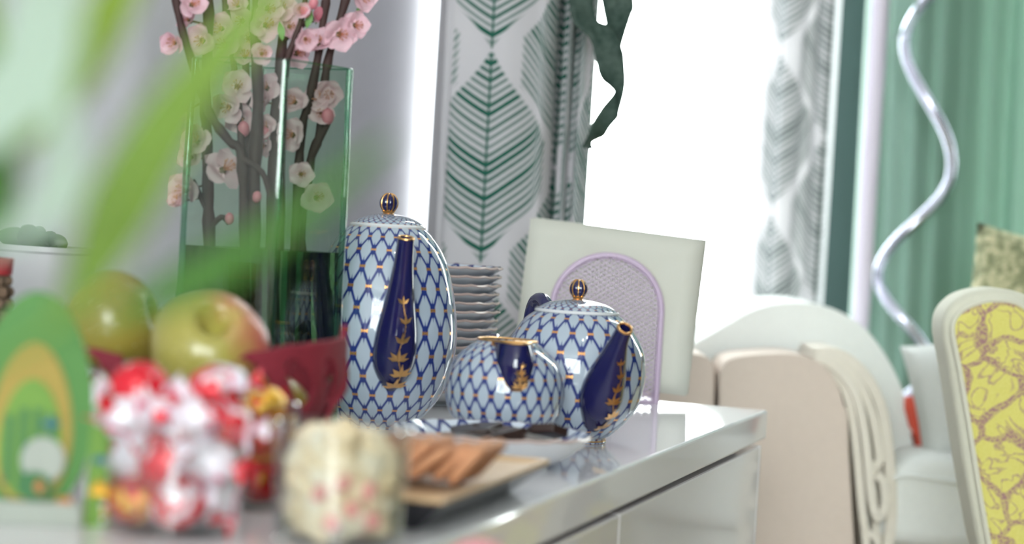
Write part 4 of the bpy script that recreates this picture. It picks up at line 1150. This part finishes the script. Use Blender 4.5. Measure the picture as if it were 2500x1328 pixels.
inn = [(2440, 1420), (2416, 1328), (2390, 1180), (2366, 1030), (2344, 900), (2328, 820), (2330, 784), (2350, 758), (2382, 742), (2425, 733), (2480, 738), (2530, 772), (2580, 810), (2610, 880), (2630, 1000), (2640, 1200), (2650, 1420), (2655, bza - 60), (2470, bza - 60)]
solid('printed_panel', inn, da - .012, .06, YF, arm, n=3, bev=.010)
pz = [at_d(x, y, da - .006) - arm.location for x, y in cr(inn, 3, True)]
mk('piping', sweep(pz + pz[:1], .0035, 8, up=FH, cap=False), PIPE, arm)
q0 = at_d(2690, bza, da + .05)
sx0 = q0 - arm.location
bevel(mk('seat', prism([sx0 + Vector((0, 0, .02)), sx0 + RH * .45 + Vector((0, 0, .02)), sx0 + RH * .45 + Vector((0, 0, .18)), sx0 + Vector((0, 0, .18))], FH * .4), YF, arm), .02)
for a_, b_ in ((-.08, .03), (.38, .03), (-.0, .36), (.38, .36)):
    q = q0 + RH * a_ + FH * b_; mk('leg', off(lathe([(.0005, 0), (.012, 0), (.018, .23)], 12)[:2], Vector((q.x, q.y, 0)) - arm.location), plain('dark_wood', (.08, .04, .02), .4), arm)

# ------------------------------------------------------------------ lamp pole and silver spiral
POLE = plain('lilac_white_pole', (.62, .56, .66), rough=.3)
SILV = plain('silver_metal', (.62, .62, .74), rough=.22, metal=1.)
dl = 3.27
b_ = at_d(2106, 700, dl); lp = thing('lamp_pole', 'slim pale lilac lamp pole standing behind the sofa', 'floor lamp', Vector((b_.x, b_.y, 0)))
mk('foot', lathe([(.0005, 0), (.055, 0), (.055, .012), (.02, .02)], 32), POLE, lp)
mk('pole', off(lathe([(.0125, .012), (.0125, 1.9)], 24)[:2], (0, 0, 0)), POLE, lp)
mk('shade', lathe([(.07, 1.7), (.05, 1.95), (.048, 1.95), (.067, 1.7)], 40), plain('lamp_shade_cloth', (.8, .78, .74), .8), lp)
wk = [at_d(2182, 92, dl - .002) - lp.location, at_d(2205, 78, dl - .01) - lp.location, at_d(2232, 40, dl - .01) - lp.location, at_d(2246, -30, dl - .01) - lp.location]
mk('cord', sweep(wk, .0022, 6, up=FH), plain('clear_cord', (.25, .35, .33), .2), lp)
# spiral: turns about a slightly leaning axis
z_hi, z_lo = at_d(2275, -400, dl).z, 0.0
path = []
A_top, A_bot = at_d(2302, -55, dl), at_d(2205, 800, dl)
ax_d = (A_bot - A_top) / (A_top.z - A_bot.z)               # per metre downwards
keys = [(-780, -2.5), (-480, -1.5), (-190, -.5), (110, .5), (430, 1.5), (685, 2.5), (905, 3.5), (1120, 4.5), (1330, 5.5)]
def phase(row):
    for (r0, p0), (r1, p1) in zip(keys[:-1], keys[1:]):
        if row <= r1 or r1 == 1330: return (p0 + (p1 - p0) * (row - r0) / (r1 - r0)) * math.pi
rowz = lambda z: zpx(2250, z, dl)
zz = 1.25
while zz > .0:
    c_ = A_top + ax_d * (A_top.z - zz); c_.z = zz
    ph = phase(max(-780, rowz(zz))) ; rad_ = .0435 * min(1., (rowz(zz) + 800) / 500. if rowz(zz) < -300 else 1.)
    path.append(c_ + RH * (-rad_ * math.sin(ph)) + FH * (rad_ * math.cos(ph))); zz -= .012
spb = path[-1].copy(); spb.z = 0
sp_ = mk('spiral_rod', sweep([q - spb for q in path], .0082, 12, up=(1, 0, 0)), SILV, None, spb)
tag(sp_, 'shiny silver spiral rod winding upwards beside the pale lamp pole', 'spiral rod')

# ------------------------------------------------------------------ pink rounded thing in front of the drawers
pk = at_d(1172, 1316, 1.16)
zt = pk.z
o = mk('bolster', lathe([(.0005, 0), (.020, 0), (.0215, .01)] + [(.0215, zt - .03)] + [(.0215 * math.cos(a), zt - .022 + .022 * math.sin(a)) for a in [q * math.pi / 20 for q in range(0, 10)]] + [(.0005, zt)], 32), plain('pink_plush', (.72, .30, .34), .8), None, Vector((pk.x, pk.y, 0)))
tag(o, 'pink round-topped bolster standing in front of the white drawers', 'bolster')
